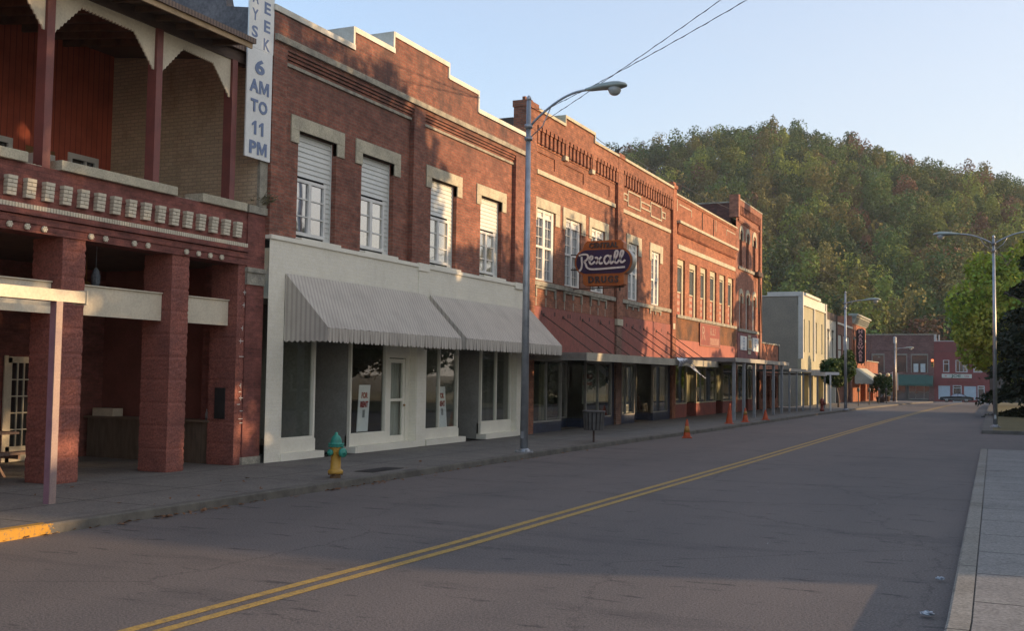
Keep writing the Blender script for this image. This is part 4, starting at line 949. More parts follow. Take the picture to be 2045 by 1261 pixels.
# shopfront: blue tile plinth, zig-zag windows
tile = brick('navy_tile', (.035, .05, .09), (.03, .042, .075), (.08, .09, .11), amount=.2, msize=.01, bw=.6, bh=.4)
tile.node_tree.nodes['Principled BSDF'].inputs['Roughness'].default_value = .35
alu = pm('aluminium_frame', (.34, .33, .30), (.26, .25, .23), 3, .45, 0, metal=.4)
gS = glass_clear('shop_glass_B', (.90, .92, .89), .12)
def shopfront(P, spans, x0, xr, zt, zb=.44, fm=alu, plinth=tile, base=.12, gm=gS):
    """spans: list of (y0, y1, set-back) display windows, joined by returns"""
    px = None
    for (a, b_, sb, mull) in spans:
        x = x0-sb; shopwin(a, b_, zb+.002, zt, x=x, mull=mull, P=P, fm=fm, gm=gm)
        mb = MB(); mb.box(x-.06, x+.05, a, b_, base, zb)
        build('plinth', mb, plinth, P)
        if px is not None and abs(px-x) > .05:
            lo, hi = min(px, x), max(px, x); mb = MB(); mb.quad((lo, a, zb), (hi, a, zb), (hi, a, zt), (lo, a, zt)); build('return_pane', mb, gm, P)
            mb = MB(); mb.box(lo, hi, a-.03, a+.03, base, zb); build('plinth', mb, plinth, P)
        px = x
shopfront(B, [(30.82, 33.25, 0, (32.0,)), (33.25, 35.5, .7, ()), (35.5, 38.2, 0, (36.8,))], FX, 0, 2.46)
shopfront(B, [(39.35, 40.95, 0, (39.9,)), (40.95, 43.34, .7, ()), (43.34, 45.45, 0, ())], FX, 0, 2.46)
mb = MB(); mb.box(FX-.2, FX+.02, 38.22, 38.57, .12, 2.46); mb.box(FX-.2, FX+.02, 45.47, 45.93, .12, 2.46); build('shopfront_post', mb, tile, B)
mb = MB(); mb.box(FX-.12, FX-.0, 30.8, 45.9, 2.462, 2.62); build('transom', mb, pm('dark_transom', (.06, .055, .05), None, 2, .8), B)
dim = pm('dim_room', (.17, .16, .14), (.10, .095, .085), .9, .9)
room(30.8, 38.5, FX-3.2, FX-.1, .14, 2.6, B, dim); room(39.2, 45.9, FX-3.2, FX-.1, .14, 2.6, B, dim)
curt = pm('pale_curtain', (.52, .48, .34), (.26, .24, .17), 6, .9, stretch=(1, 5, .25), fine=.1)
def curtain(P, x, y0, y1, z0, z1, m=curt, amp=.04):
    mb = MB(); n = max(4, int((y1-y0)/.07)); random.seed(int(y0*10))
    xs = [x+random.uniform(-amp, amp) for _ in range(n+1)]
    for i in range(n): a, b_ = y0+(y1-y0)*i/n, y0+(y1-y0)*(i+1)/n; mb.quad((xs[i], a, z0), (xs[i+1], b_, z0), (xs[i+1], b_, z1), (xs[i], a, z1))
    return build('curtain', mb, m, P)
curtain(B, FX-.5, 30.95, 31.5, .46, 2.2); curtain(B, FX-.5, 31.75, 32.1, .46, 2.3); curtain(B, FX-.45, 32.5, 33.1, .46, 2.3)
mb = MB(); mb.box(FX-1.12, FX-1.09, 33.35, 35.4, .95, 2.3); build('display_board', mb, pm('beige_board', (.24, .225, .19), None, 1, .8), B)
mb = MB(); mb.box(FX-1.1, FX-1.05, 33.4, 35.1, .5, .94); build('display_board', mb, pm('brown_board', (.14, .08, .035), (.08, .045, .02), 3, .8), B)
pst = thing('window_poster', 'pale poster with two red bands inside the shop window under the canopy', 'poster', (FX-.12, 36.2, .95))
mb = MB(); mb.box(FX-.14, FX-.12, 35.6, 36.75, .95, 2.3); build('sheet', mb, pm('poster_paper', (.36, .37, .32), (.30, .32, .28), 2, .7), pst)
mb = MB(); mb.box(FX-.12, FX-.115, 35.7, 36.6, 1.83, 2.0); mb.box(FX-.12, FX-.115, 35.7, 36.6, 1.60, 1.72); build('red_band', mb, pm('poster_red', (.28, .06, .05), None, 8, .7), pst)
mb = MB(); mb.box(FX-.16, FX-.13, 36.85, 38.1, 1.0, 2.35); build('paper_blind', mb, pm('poster_paper', (.36, .37, .32)), B)
for (y, z, s, c) in ((39.6, .5, .3, (.12, .06, .03)), (40.5, .5, .45, (.25, .23, .15)), (43.8, .5, .5, (.06, .05, .09)), (44.6, .5, .4, (.10, .05, .04)), (42.2, .3, .55, (.08, .05, .03))):
    mb = MB(); mb.box(FX-1.2, FX-.9, y-.15, y+.2, z, z+s); mb.lathe([(.1, z+s), (.14, z+s+.15), (.05, z+s+.3)], (FX-1.05, y, 0), 9)
    tag(build('display_stand', mb, pm('stock_%d' % int(y*10), c, None, 5, .7), None), {39.6: 'dim brown display stand behind the window right of the navy pillar', 40.5: 'dim straw-coloured display stand beside the recessed shop door', 43.8: 'dim purple display stand in the right-hand shop window', 44.6: 'dim reddish display stand at the far end of the right-hand shop window', 42.2: 'dim low brown display stand inside the recessed shop entry'}[y], 'display stand')
ps = thing('propped_notice', 'small white square notice propped low in the recessed shop window', 'notice', (FX-.68, 42.0, .46))
mb = MB(); mb.box(FX-.68, FX-.66, 41.8, 42.3, .47, .80); build('frame', mb, whitew, ps); mb = MB(); mb.box(FX-.659, FX-.655, 41.86, 42.24, .52, .75); build('sheet', mb, pm('grey_sheet', (.2, .21, .2)), ps)
mb = MB(); mb.box(FX-26, FX-.35, 30.05, 45.9, 8.4, 9.6); mb.box(FX-26, FX-.36, 30.0, 30.04, 8.4, 9.9); build('roof', mb, pm('dark_brick_side', (.09, .065, .055), (.06, .05, .045), 1.5, .9), B)
# loose white sheeting hanging off the canopy edge
mb = MB(); random.seed(12); n, m_ = 26, 6
for i in range(n+1):
    t = i/n; y = 41.2-.0+t*1.75; y = 39.9+t*3.9; zt2 = 2.68-.02*t-(.66*max(0, t-.42)/.58)**1.1; wd = .36*(1-t*.6)
    for j in range(m_+1):
        s = j/m_; mb.v.append((CX+.05+.10*math.sin(s*3+t*5)+random.uniform(-.025, .025), y+random.uniform(-.03, .03)+s*.08, zt2-wd*s+random.uniform(-.012, .012)))
for i in range(n):
    for j in range(m_): k = i*(m_+1)+j; mb.f.append((k, k+1, k+m_+2, k+m_+1))
o = tag(build('torn_sheeting', mb, pm('silver_film', (.60, .64, .72), (.45, .48, .55), 5, .28, .1, metal=.35), None), 'crumpled silvery white sheeting hanging torn from the flat canopy edge', 'sheeting')
# projecting neon-style sign
rx = thing('projecting_sign', 'orange and dark purple projecting drugstore sign with script lettering', 'sign', (-12.3, 34.0, 5.0))
orange = pm('sign_orange', (.42, .115, .02), (.28, .07, .015), 4, .5, .1, fine=.12); purple = pm('sign_purple', (.030, .016, .065), (.042, .020, .045), 5, .75, .1, fine=.08)
casing = pm('sign_casing', (.40, .38, .33), (.28, .25, .2), 4, .4, metal=.3)
Y0, Y1 = 33.93, 34.30
def rrect(xa, xb, za, zb, r, n=8):
    p = []
    for (cx, cz, a0) in ((xb-r, zb-r, 0), (xa+r, zb-r, 90), (xa+r, za+r, 180), (xb-r, za+r, 270)):
        for i in range(n+1): a = R(a0+90*i/n); p.append((cx+r*math.cos(a), cz+r*math.sin(a)))
    return p
mb = MB(); mb.prism(rrect(-13.30, -11.28, 5.30, 6.22, .44, 10), 1, Y0, Y1); build('sign_oval', mb, orange, rx)
mb = MB(); mb.prism(rrect(-13.24, -11.34, 5.36, 6.16, .39, 10), 1, Y0-.02, Y0+.02); build('oval_face', mb, purple, rx)
mb = MB(); mb.prism([(-13.04, 6.16), (-11.58, 6.16), (-11.58, 6.38), (-11.66, 6.47), (-12.86, 6.47), (-12.97, 6.36)], 1, Y0+.01, Y1-.01); build('top_panel', mb, orange, rx)
mb = MB(); mb.prism([(-13.02, 5.36), (-11.55, 5.36), (-11.57, 5.0), (-11.65, 4.95), (-12.92, 4.95), (-13.0, 5.05)], 1, Y0+.01, Y1-.01); build('bottom_panel', mb, orange, rx)
mb = MB(); mb.prism(rrect(-13.27, -11.25, 5.32, 6.20, .43, 10), 1, Y0+.03, Y1+.012); build('casing', mb, casing, rx)
letd = pm('sign_letter_dark', (.05, .035, .04), (.09, .06, .05), 7, .6)
for s, z, sz, sp, fx in (('CENTRAL', 6.30, .245, 1.15, .86), ('DRUGS', 5.15, .30, 1.3, .92)):
    text_mesh('lettering', s, sz, letd, rx, (-12.28, Y0-.01, z), (1, 0, 0), (0, 0, 1), .05, .01, spacing=sp, sx=fx)
scr = pm('script_white', (.74, .70, .66), (.56, .52, .50), 9, .55, .1)
def stroke(mb, pts, wd=.045, y=Y0-.05, n=6):
    P = [Vector((p[0], 0, p[1])) for p in pts]; out = []
    for i in range(len(P)-1):
        a, b_, c, d_ = P[max(i-1, 0)], P[i], P[i+1], P[min(i+2, len(P)-1)]
        for k in range(n):
            t = k/n; out.append(.5*((2*b_)+(c-a)*t+(2*a-5*b_+4*c-d_)*t*t+(3*b_-a-3*c+d_)*t**3))
    out.append(P[-1]); L_ = []
    for i, p in enumerate(out):
        t = (out[min(i+1, len(out)-1)]-out[max(i-1, 0)]).normalized(); nn = Vector((-t.z, 0, t.x))*wd; L_.append((p+nn, p-nn))
    for (a, b_), (c, d_) in zip(L_[:-1], L_[1:]):
        k = len(mb.v)
        for q in (a, b_, d_, c): mb.v.append((q.x, y, q.z))
        for q in (a, b_, d_, c): mb.v.append((q.x, Y0-.015, q.z))
        mb.f += [(k, k+1, k+2, k+3), (k, k+4, k+5, k+1), (k+2, k+6, k+7, k+3), (k+1, k+5, k+6, k+2), (k, k+3, k+7, k+4)]
def SX(u, v): return (-13.24+(u-300)/972*1.90, 6.16-(v-360)/400*.80)       # sign face traced in its own units
def word(strokes, wd):
    mb = MB()
    for s in strokes: stroke(mb, [SX(*p) for p in s], wd)
    return mb
st = [[(350, 450), (430, 432), (500, 440), (520, 480), (490, 530), (445, 548)], [(400, 470), (405, 540), (410, 600), (395, 670), (358, 715)],
      [(445, 548), (475, 590), (500, 650), (560, 682), (700, 686), (1000, 672), (1185, 662)],
      [(545, 545), (590, 520), (600, 475), (565, 470), (545, 530), (560, 590), (600, 595), (645, 555)],
      [(645, 500), (680, 490), (710, 540), (740, 595), (785, 580)], [(760, 480), (715, 535), (665, 600)],
      [(922, 500), (880, 462), (830, 490), (815, 550), (845, 600), (890, 580), (920, 525)], [(930, 460), (922, 540), (935, 598), (985, 560)],
      [(985, 555), (1045, 470), (1055, 400), (1020, 395), (1000, 470), (1005, 570), (1040, 590), (1075, 555)],
      [(1075, 555), (1140, 465), (1155, 400), (1120, 395), (1100, 470), (1108, 570), (1145, 580), (1190, 545)]]
build('script_lettering', word(st, .030), scr, rx)
mb = MB()
for (z, x1) in ((6.0, -13.0), (5.5, -13.1)): mb.tube([(FX, 34.1, z+.03), (x1, 34.1, z)], .025, 6)
mb.tube([(FX, 34.1, 4.86), (-11.9, 34.1, 4.90), (-11.6, 34.1, 4.92)], .02, 6); mb.tube([(-11.75, 34.1, 4.78), (-11.75, 34.1, 5.0)], .03, 6); mb.tube([(-12.5, 34.1, 4.88), (-12.5, 34.1, 5.0)], .02, 6); mb.tube([(FX, 34.1, 6.9), (-12.3, 34.1, 6.46)], .01, 5)
build('bracket', mb, steel, rx)

# ================================================================ RANGE WITH SIX NARROW WINDOWS, AND THE TALL NARROW BUILDING
brC = brick('bright_orange_brick', (.42, .155, .078), (.34, .125, .066), (.24, .14, .09), amount=.35, stain=(.13, .055, .045), msize=.008, efflo=.12)
brD = brick('pinkish_brick', (.40, .165, .10), (.34, .14, .09), (.25, .16, .11), amount=.3, stain=(.14, .08, .06), msize=.008)
Cb = thing('six_window_building', 'orange brick building with six narrow upstairs windows over a faded red shop fascia', 'building', (FX, 52, .12))
WC = [(46.98, 48.25), (49.0, 50.35), (50.98, 52.2), (52.8, 54.12), (54.75, 56.03), (56.6, 57.85)]
mb = MB(); mb.wall(FX+.02, 46.5, 58.4, 4.62, 10.0, [(a, b_, 4.75, 7.28) for a, b_ in WC], .22)
mb.box(FX-.3, FX+.06, 46.5, 58.4, 9.99, 10.08)
for i, (a, b_) in enumerate(((46.9, 58.3),)):
    for k in range(5): mb.box(FX+.0, FX+.05+.02*k, a, b_, 8.50+k*.07, 8.56+k*.07)
    y = a
    while y < b_: mb.box(FX+.0, FX+.10, y, y+.1, 8.38, 8.49); y += .2
build('brick_front', mb, brC, Cb)
mb = MB(); mb.box(FX-.35, PX, 45.94, 46.48, .12, 10.3); mb.box(FX-.4, PX+.05, 45.9, 46.52, 10.3, 10.45); mb.box(FX-.3, PX-.02, 46.0, 46.42, 10.45, 10.58); build('pier', mb, brC, Cb)
mb = MB(); mb.box(FX-.1, PX+.02, 45.98, 46.3, 4.05, 4.3); build('pier_block', mb, cream, Cb)
mb = MB(); mb.box(FX-.35, FX+.10, 46.5, 58.42, 10.081, 10.16); mb.box(FX-.02, FX+.19, 46.85, 58.35, 8.86, 8.98); mb.box(FX, FX+.07, 47.0, 58.1, 7.72, 7.92)
for a, b_ in ((47.2, 49.3), (56.2, 58.2)): mb.box(FX, FX+.035, a, b_, 9.72, 9.77); mb.box(FX, FX+.035, a if a > 50 else b_-.06, a+.06 if a > 50 else b_, 9.45, 9.72)
mb.box(FX, FX+.035, 46.85, 46.92, 9.4, 9.95); mb.box(FX, FX+.035, 53.9, 53.96, 9.35, 9.95)
build('stone_band', mb, cream, Cb)
mb = MB(); mb.box(FX-.02, FX+.05, 51.2, 51.27, 9.1, 9.95); mb.box(FX-.02, FX+.05, 53.4, 53.47, 9.0, 9.9); build('downpipe', mb, steel, Cb)
winC = pm('window_cream', (.52, .47, .33), (.42, .38, .27), 3, .6); gC = glass_dark('glass_C', fac=.25, tint=(.10, .115, .13), wob=.02)
brown_grime = pm('rust_fascia', (.20, .085, .035), (.09, .05, .03), 1.1, .9, .3, fine=.2)
random.seed(4)
for (a, b_) in WC:
    x = FX-.12; mb = MB(); mb.box(x-.05, x+.06, b_-.28, b_-.06, 4.75, 7.28); mb.box(x-.05, x+.06, a, b_-.28, 7.02, 7.28); mb.box(x-.05, x+.03, a, a+.05, 4.75, 7.02); mb.box(x-.05, x+.02, a+.05, b_-.28, 6.92, 6.98); mb.box(x-.05, x+.02, a+.05, b_-.28, 5.76, 5.82)
    fr = build('window', mb, winC, Cb); mb = MB(); mb.box(x-.03, x-.02, a+.05, b_-.28, 5.82, 6.92); build('pane', mb, gC, fr)
    mb = MB(); mb.box(x-.03, x-.01, a+.05, b_-.28, 4.75, 5.76); build('lettered_panel', mb, pm('faded_red_panel', (.30, .075, .05), (.42, .22, .16), 6, .8), fr)
    mb = MB()
    for z in (5.52, 5.22, 4.92):
        y = a+.12
        while y < b_-.42: w_ = random.uniform(.05, .12); mb.box(x-.01, x-.006, y, y+w_, z, z+.16); y += w_+.035
    build('faded_lettering', mb, pm('faded_white', (.50, .36, .28), None, 9, .8), fr, kind='stuff')
mb = MB(); mb.box(FX-.05, FX+.10, 46.8, 58.35, 4.60, 4.74); build('sill_band', mb, oldstone, Cb)
mb = MB(); mb.box(FX-.2, FX+.03, 46.5, 58.42, 3.62, 4.598); build('fascia', mb, brown_grime, Cb)
mb = MB(); mb.box(FX-.2, FX+.06, 46.7, 58.2, 2.70, 3.618); build('pink_fascia', mb, pm('pink_board', (.38, .135, .095), (.30, .11, .085), 1.6, .8, .1, stretch=(1, 2.5, .3), fine=.12), Cb)
sg = thing('faded_fascia_sign', 'square faded red sign with worn pale lettering above the pink fascia', 'sign', (FX+.09, 52.6, 3.5))
mb = MB(); mb.box(FX+.07, FX+.10, 50.65, 54.55, 3.46, 4.56); build('board', mb, pm('faded_red_sign', (.27, .07, .05), (.19, .06, .05), 2, .7), sg)
mb = MB(); 
for q in ((50.65, 54.55, 4.52, 4.56), (50.65, 54.55, 3.46, 3.50), (50.65, 50.72, 3.5, 4.52), (54.48, 54.55, 3.5, 4.52)): mb.box(FX+.10, FX+.112, *q)
mb.box(FX+.10, FX+.105, 52.5, 54.4, 3.55, 3.9); build('border', mb, pm('faded_pale', (.36, .20, .15), (.25, .12, .09), 5, .8), sg)
fl = pm('faded_letter', (.42, .30, .24), (.26, .12, .09), 12, .8)
text_mesh('lettering', 'R', .95, fl, sg, (FX+.106, 51.3, 4.05), (0, 1, 0), (0, 0, 1), .006, .005, sx=1.1); text_mesh('lettering', 'ILLI', .5, fl, sg, (FX+.106, 53.1, 4.2), (0, 1, 0), (0, 0, 1), .006, .005, sx=1.5)
shopfront(Cb, [(46.75, 48.7, 0, ()), (48.7, 50.4, 1.0, ()), (50.4, 54.2, 0, (52.2,)), (54.2, 55.6, 1.0, ()), (55.6, 58.2, 0, ())], FX-.05, 0, 2.7, zb=.72, fm=winC, plinth=pm('red_plinth', (.30, .09, .07), (.20, .07, .06), 2.5, .8, .2), base=.0)
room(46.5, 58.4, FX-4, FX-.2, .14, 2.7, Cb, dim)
for a, b_ in ((46.9, 47.3), (47.7, 48.6), (50.5, 51.3), (51.5, 52.1), (52.4, 53.6), (53.8, 54.1), (55.7, 57.9)): curtain(Cb, FX-.55, a, b_, .75, 2.6, amp=.05)
mb = MB(); mb.box(FX-22, FX-.36, 46.0, 58.35, 8.6, 9.5); build('roof', mb, pm('tar_roof', (.05, .05, .05)), Cb)

Dd = thing('tall_narrow_building', 'tall narrow brick building with arched windows at the end of the tall row', 'building', (FX, 61.5, .1))
WD = [(59.25, 59.88), (60.88, 61.6), (62.6, 63.4)]
mb = MB(); mb.wall(FX+.02, 58.45, 64.7, 2.7, 11.3, [(a, b_, 8.15, 10.0) for a, b_ in WD]+[(a, b_, 4.70, 6.5) for a, b_ in WD], .22)
y = 58.9
while y < 64.3: mb.box(FX, FX+.12, y, y+.14, 11.0, 11.45); y += .36
mb.box(FX-.3, FX+.14, 58.45, 64.7, 11.45, 11.75); mb.box(FX-.02, FX+.1, 58.8, 64.2, 10.62, 10.72); mb.box(FX-.02, FX+.07, 58.8, 64.2, 10.55, 10.61)
mb.box(FX-.3, FX+.14, 64.25, 64.68, 2.71, 11.44); mb.box(FX-.35, FX+.16, 58.4, 58.8, 10.75, 12.0); mb.box(FX-.3, FX+.0, 58.46, 64.69, 11.3, 11.44)
build('brick_front', mb, brD, Dd)
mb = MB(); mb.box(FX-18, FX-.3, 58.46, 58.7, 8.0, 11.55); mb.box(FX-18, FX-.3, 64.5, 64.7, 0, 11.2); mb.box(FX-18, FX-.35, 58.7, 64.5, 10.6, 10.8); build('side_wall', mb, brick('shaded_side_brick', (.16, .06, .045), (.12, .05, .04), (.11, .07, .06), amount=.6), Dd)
mb = MB(); mb.box(FX-18, FX-.3, 58.42, 58.74, 11.55, 11.62); mb.box(FX-.32, FX+.16, 58.8, 64.72, 11.75, 11.83); build('coping', mb, oldstone, Dd)
for (z0, z1, hood) in ((8.15, 10.0, 1), (4.70, 6.5, 0)):
    for (a, b_) in WD:
        m_ = (a+b_)/2; r = (b_-a)/2
        pts = [(m_+(r+.15)*math.cos(R(t)), z1-.02+(r+.1)*math.sin(R(t))*1.0) for t in range(0, 181, 15)]; 
        mb = MB()
        ins = [(m_+r*math.cos(R(t)), z1-.04+(r*.6)*math.sin(R(t))) for t in range(0, 181, 15)]
        for i in range(12): mb.prism([pts[i], pts[i+1], ins[i+1], ins[i]], 0, FX-.0, FX+.07)
        mb.box(FX, FX+.07, a-.15, a, z1-.4, z1-.02); mb.box(FX, FX+.07, b_, b_+.15, z1-.4, z1-.02)
        build('arch_hood', mb, cream, Dd)
        x = FX-.12; mb = MB()
        for q in ((a, a+.08, z0, z1), (b_-.10, b_, z0, z1)): mb.box(x-.04, x+.03, *q)
        mb.box(x-.04, x+.03, a+.08, b_-.1, (z0+z1)/2-.03, (z0+z1)/2+.03); mb.box(x-.04, x+.03, a+.08, b_-.1, z1-.16, z1)
        fr = build('window', mb, whitew if not hood else pm('dark_sash', (.08, .04, .035)), Dd); mb = MB(); mb.box(x-.03, x-.02, a, b_, z0, z1); build('pane', mb, gC if not hood else glass_dark('glass_dim'), fr)
mb = MB(); mb.box(FX-.02, FX+.09, 58.9, 64.2, 7.95, 8.12); build('sill_band', mb, oldstone, Dd); mb = MB(); mb.box(FX-.02, FX+.09, 58.9, 64.2, 4.52, 4.68); build('sill_band', mb, oldstone, Dd)
mb = MB(); mb.box(FX+.02, FX+.10, 64.0, 64.2, .12, 4.3); mb.tube([(FX+.2, 63.5, 8.3), (FX+.2, 63.5, 5.7)], .05, 6); mb.tube([(FX+.14, 64.3, 7.5), (FX+.25, 64.2, 4.6)], .03, 6); mb.box(FX+.14, FX+.32, 62.9, 64.2, 7.9, 8.15); build('service_pipe', mb, steel, Dd)
mb = MB(); mb.box(FX-.1, FX+.06, 58.7, 63.95, 2.75, 4.45); build('fascia', mb, pm('maroon_board', (.16, .05, .06), (.22, .08, .07), 1.8, .7), Dd)
for a, b_, lab in ((59.25, 60.75, 'white square sign panel, left of the pair on the maroon fascia'), (62.35, 63.85, 'white square sign panel, right of the pair on the maroon fascia')):
    mb = MB(); mb.box(FX+.07, FX+.11, a, b_, 3.5, 4.28); t = thing('panel_sign', lab, 'sign', (FX+.1, a, 3.5)); build('board', mb, signw, t)
    for k in range(4): text_mesh('lettering', 'ILII', .2, pm('blue_print', (.2, .25, .4)), t, (FX+.113, (a+b_)/2, 4.15-k*.18), (0, 1, 0), (0, 0, 1), .004, 0, sx=1.8)
t = thing('framed_notice', 'small cream framed notice between the two white sign panels', 'notice', (FX+.1, 61.5, 3.3)); mb = MB(); mb.box(FX+.07, FX+.12, 61.05, 62.05, 3.55, 4.2); mb.box(FX+.07, FX+.10, 61.2, 61.9, 4.24, 4.4); mb.box(FX+.07, FX+.10, 61.2, 61.9, 3.3, 3.5); build('board', mb, cream, t); mb = MB(); mb.box(FX+.12, FX+.125, 61.2, 61.9, 3.65, 4.1); build('sheet', mb, pm('ochre_sheet', (.45, .25, .10)), t)
shopfront(Dd, [(59.0, 60.6, 0, ()), (60.6, 61.6, .8, ()), (61.6, 62.5, 0, ())], FX-.05, 0, 2.7, zb=.75, fm=winC, plinth=pm('red_plinth', (.30, .09, .07)), base=.0)
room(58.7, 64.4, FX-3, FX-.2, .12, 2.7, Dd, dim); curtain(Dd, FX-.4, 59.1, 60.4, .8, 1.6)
mb = MB(); mb.wall(FX, 62.5, 64.7, .05, 2.7, [(63.0, 63.7, .75, 2.1, .3, 1)], .2); mb.box(FX-.1, FX, 58.45, 59.0, .0, 2.7); build('lower_brick', mb, brD, Dd)
mb = MB(); mb.box(FX-.35, FX-.30, 59.3, 60.5, 1.65, 2.1); tag(build('window_sign', mb, pm('yellow_sign', (.55, .42, .15), (.45, .30, .1), 5, .6), None), 'cream yellow sign hung inside the shop window behind the canopy posts', 'sign')
# corner canopy on posts
cm = pm('canopy_grey', (.24, .24, .23), (.17, .17, .165), 2, .6); pg = pm('post_grey', (.30, .31, .32), (.24, .25, .26), 3, .6, obj=True)
CN = thing('post_canopy', 'long flat grey canopy on square posts in front of the brick corner buildings', 'canopy', (-10.75, 46.5, .1))
mb = MB(); mb.box(FX+.06, -10.73, 46.4, 58.9, 2.66, 2.74); build('canopy_roof', mb, cm, CN); mb = MB(); mb.box(-10.73, -10.70, 46.38, 58.9, 2.64, 2.82); build('fascia', mb, pm('fascia_cream_grey', (.40, .38, .33), (.30, .29, .27), 1.2, .6), CN); mb = MB(); mb.box(FX+.08, -10.74, 46.36, 46.395, 2.64, 2.82); build('end_fascia', mb, cm, CN)
for y in (46.6, 48.5, 50.7, 53.0, 55.2, 57.4):
    mb = MB(); mb.box(-10.88, -10.76, y-.07, y+.07, gz(y)+.1, 2.66); build('post', mb, pg, CN)
CN2 = thing('post_canopy', 'lower pale canopy on thin posts past the brick corner buildings', 'canopy', (-10.75, 64, .05))
mb = MB(); mb.box(FX+.1, -10.73, 58.95, 66.0, 2.36, 2.44); mb.box(FX+.1, -10.73, 66.05, 72.0, 2.20, 2.28); build('canopy_roof', mb, cm, CN2)
mb = MB(); mb.box(-10.73, -10.70, 58.95, 66.0, 2.34, 2.50); mb.box(-10.73, -10.70, 66.05, 72.0, 2.16, 2.40); build('fascia', mb, pm('fascia_cream_grey', (.40, .38, .33)), CN2)
for y in (59.5, 61.7, 63.8, 66.3, 68.9, 71.8):
    mb = MB(); mb.box(-10.85, -10.76, y-.05, y+.05, gz(y)+.1, 2.36 if y < 66 else 2.2); build('post', mb, pg, CN2)

# ================================================================ LOW BRICK SHOP, GREY BUILDING AND THE FAR BLOCK
Lb = thing('low_brick_shop', 'low single-storey orange brick shop beside the tall narrow building', 'building', (FX, 67.7, 0))
mb = MB(); mb.wall(FX, 64.72, 70.6, -.1, 4.05, [(65.3, 66.4, .7, 2.1, .25, 1), (66.9, 67.8, -.05, 2.1, .35, 1), (68.3, 69.8, .7, 2.1, .25, 1)], .2); mb.box(FX-14, FX, 70.35, 70.6, -.1, 4.05); mb.box(FX-14, FX-.01, 64.75, 70.35, 3.7, 3.85)
build('brick_front', mb, brC, Lb); mb = MB(); mb.box(FX-.3, FX+.05, 64.72, 70.65, 4.05, 4.13); build('coping', mb, oldstone, Lb)
mb = MB(); 
for y in (66.6, 68.0, 69.3): mb.box(FX, FX+.02, y, y+.12, 3.3, 3.5)
build('vent', mb, blackm, Lb, kind='stuff')
mb = MB(); mb.box(FX-.2, FX-.17, 68.4, 69.7, .75, 2.05); build('pane', mb, gC, Lb); mb = MB(); mb.box(FX-.16, FX-.15, 68.6, 69.3, 1.2, 1.9); tag(build('window_sign', mb, signw, None), 'white notice in the window of the low brick shop', 'sign')

Eb = thing('grey_building', 'grey-olive two-storey building with blank side wall and cream cornice', 'building', (FX, 84, 0))
gry = pm('olive_grey_paint', (.27, .245, .185), (.225, .205, .16), .8, .8, .1, fine=.08); gryf = pm('tan_front_paint', (.36, .34, .23), (.30, .285, .195), .9, .8, .1); tr = pm('cream_trim', (.62, .60, .52), (.54, .52, .45), 2, .7)
mb = MB(); mb.box(FX-20, FX-.25, 78.92, 79.2, -.2, 7.9); mb.box(FX-20, FX-.3, 79.2, 89.8, 7.2, 7.4); build('side_wall', mb, gry, Eb)
mb = MB(); mb.prism([(FX-6.6, 4.2), (FX-4.0, 4.2), (FX-4.0, 6.55), (FX-5.3, 6.8), (FX-6.6, 6.55)], 1, 78.9, 78.915); build('blocked_window', mb, pm('olive_grey_dark', (.235, .215, .165), None, 1, .8), Eb)
mb = MB(); mb.box(FX-20, FX-2.4, 78.86, 79.25, 7.9, 7.98); mb.box(FX-2.4, FX+.0, 78.86, 79.25, 7.9, 8.22); mb.box(FX-20.2, FX-19.9, 78.85, 79.1, 7.9, 8.2); build('side_coping', mb, tr, Eb)
mb = MB(); wE = [(79.7, 80.4), (82.0, 82.6), (85.2, 85.9), (88.0, 88.6)]
mb.wall(FX, 79.1, 89.8, -.2, 7.25, [(a, b_, 3.9, 6.3, .18, 1) for a, b_ in wE]+[(79.8, 82, -.1, 2.3, .4, 1), (82.6, 84, -.15, 2.4, .8, 1), (84.6, 89, -.1, 2.3, .4, 1)], .2); mb.box(FX-.25, FX+.0, 78.92, 79.1, -.2, 7.25); build('front_wall', mb, gryf, Eb)
mb = MB(); mb.box(FX-.2, FX+.14, 78.9, 79.15, 3.4, 8.2); mb.box(FX-.2, FX+.12, 79.15, 89.8, 7.26, 7.42); mb.box(FX-.2, FX+.06, 79.15, 89.8, 7.42, 8.0); mb.box(FX-.2, FX+.2, 79.9, 86.5, 8.0, 8.2); mb.box(FX-.2, FX+.12, 84.0, 84.3, 3.3, 7.25); mb.box(FX-.2, FX+.16, 89.6, 89.95, -.2, 8.0); build('cornice', mb, tr, Eb)
for a, b_ in wE:
    mb = MB(); mb.box(FX-.17, FX-.12, a, b_, 3.9, 6.3); build('pane', mb, gC, Eb); mb = MB(); mb.box(FX-.12, FX-.08, a, b_, 5.05, 5.12); mb.box(FX-.12, FX-.08, b_-.1, b_, 3.9, 6.3); build('sash', mb, whitew, Eb)
mb = MB(); mb.box(FX+.1, FX+1.6, 79.5, 89.5, 2.45, 2.62); build('shop_hood', mb, tr, Eb)

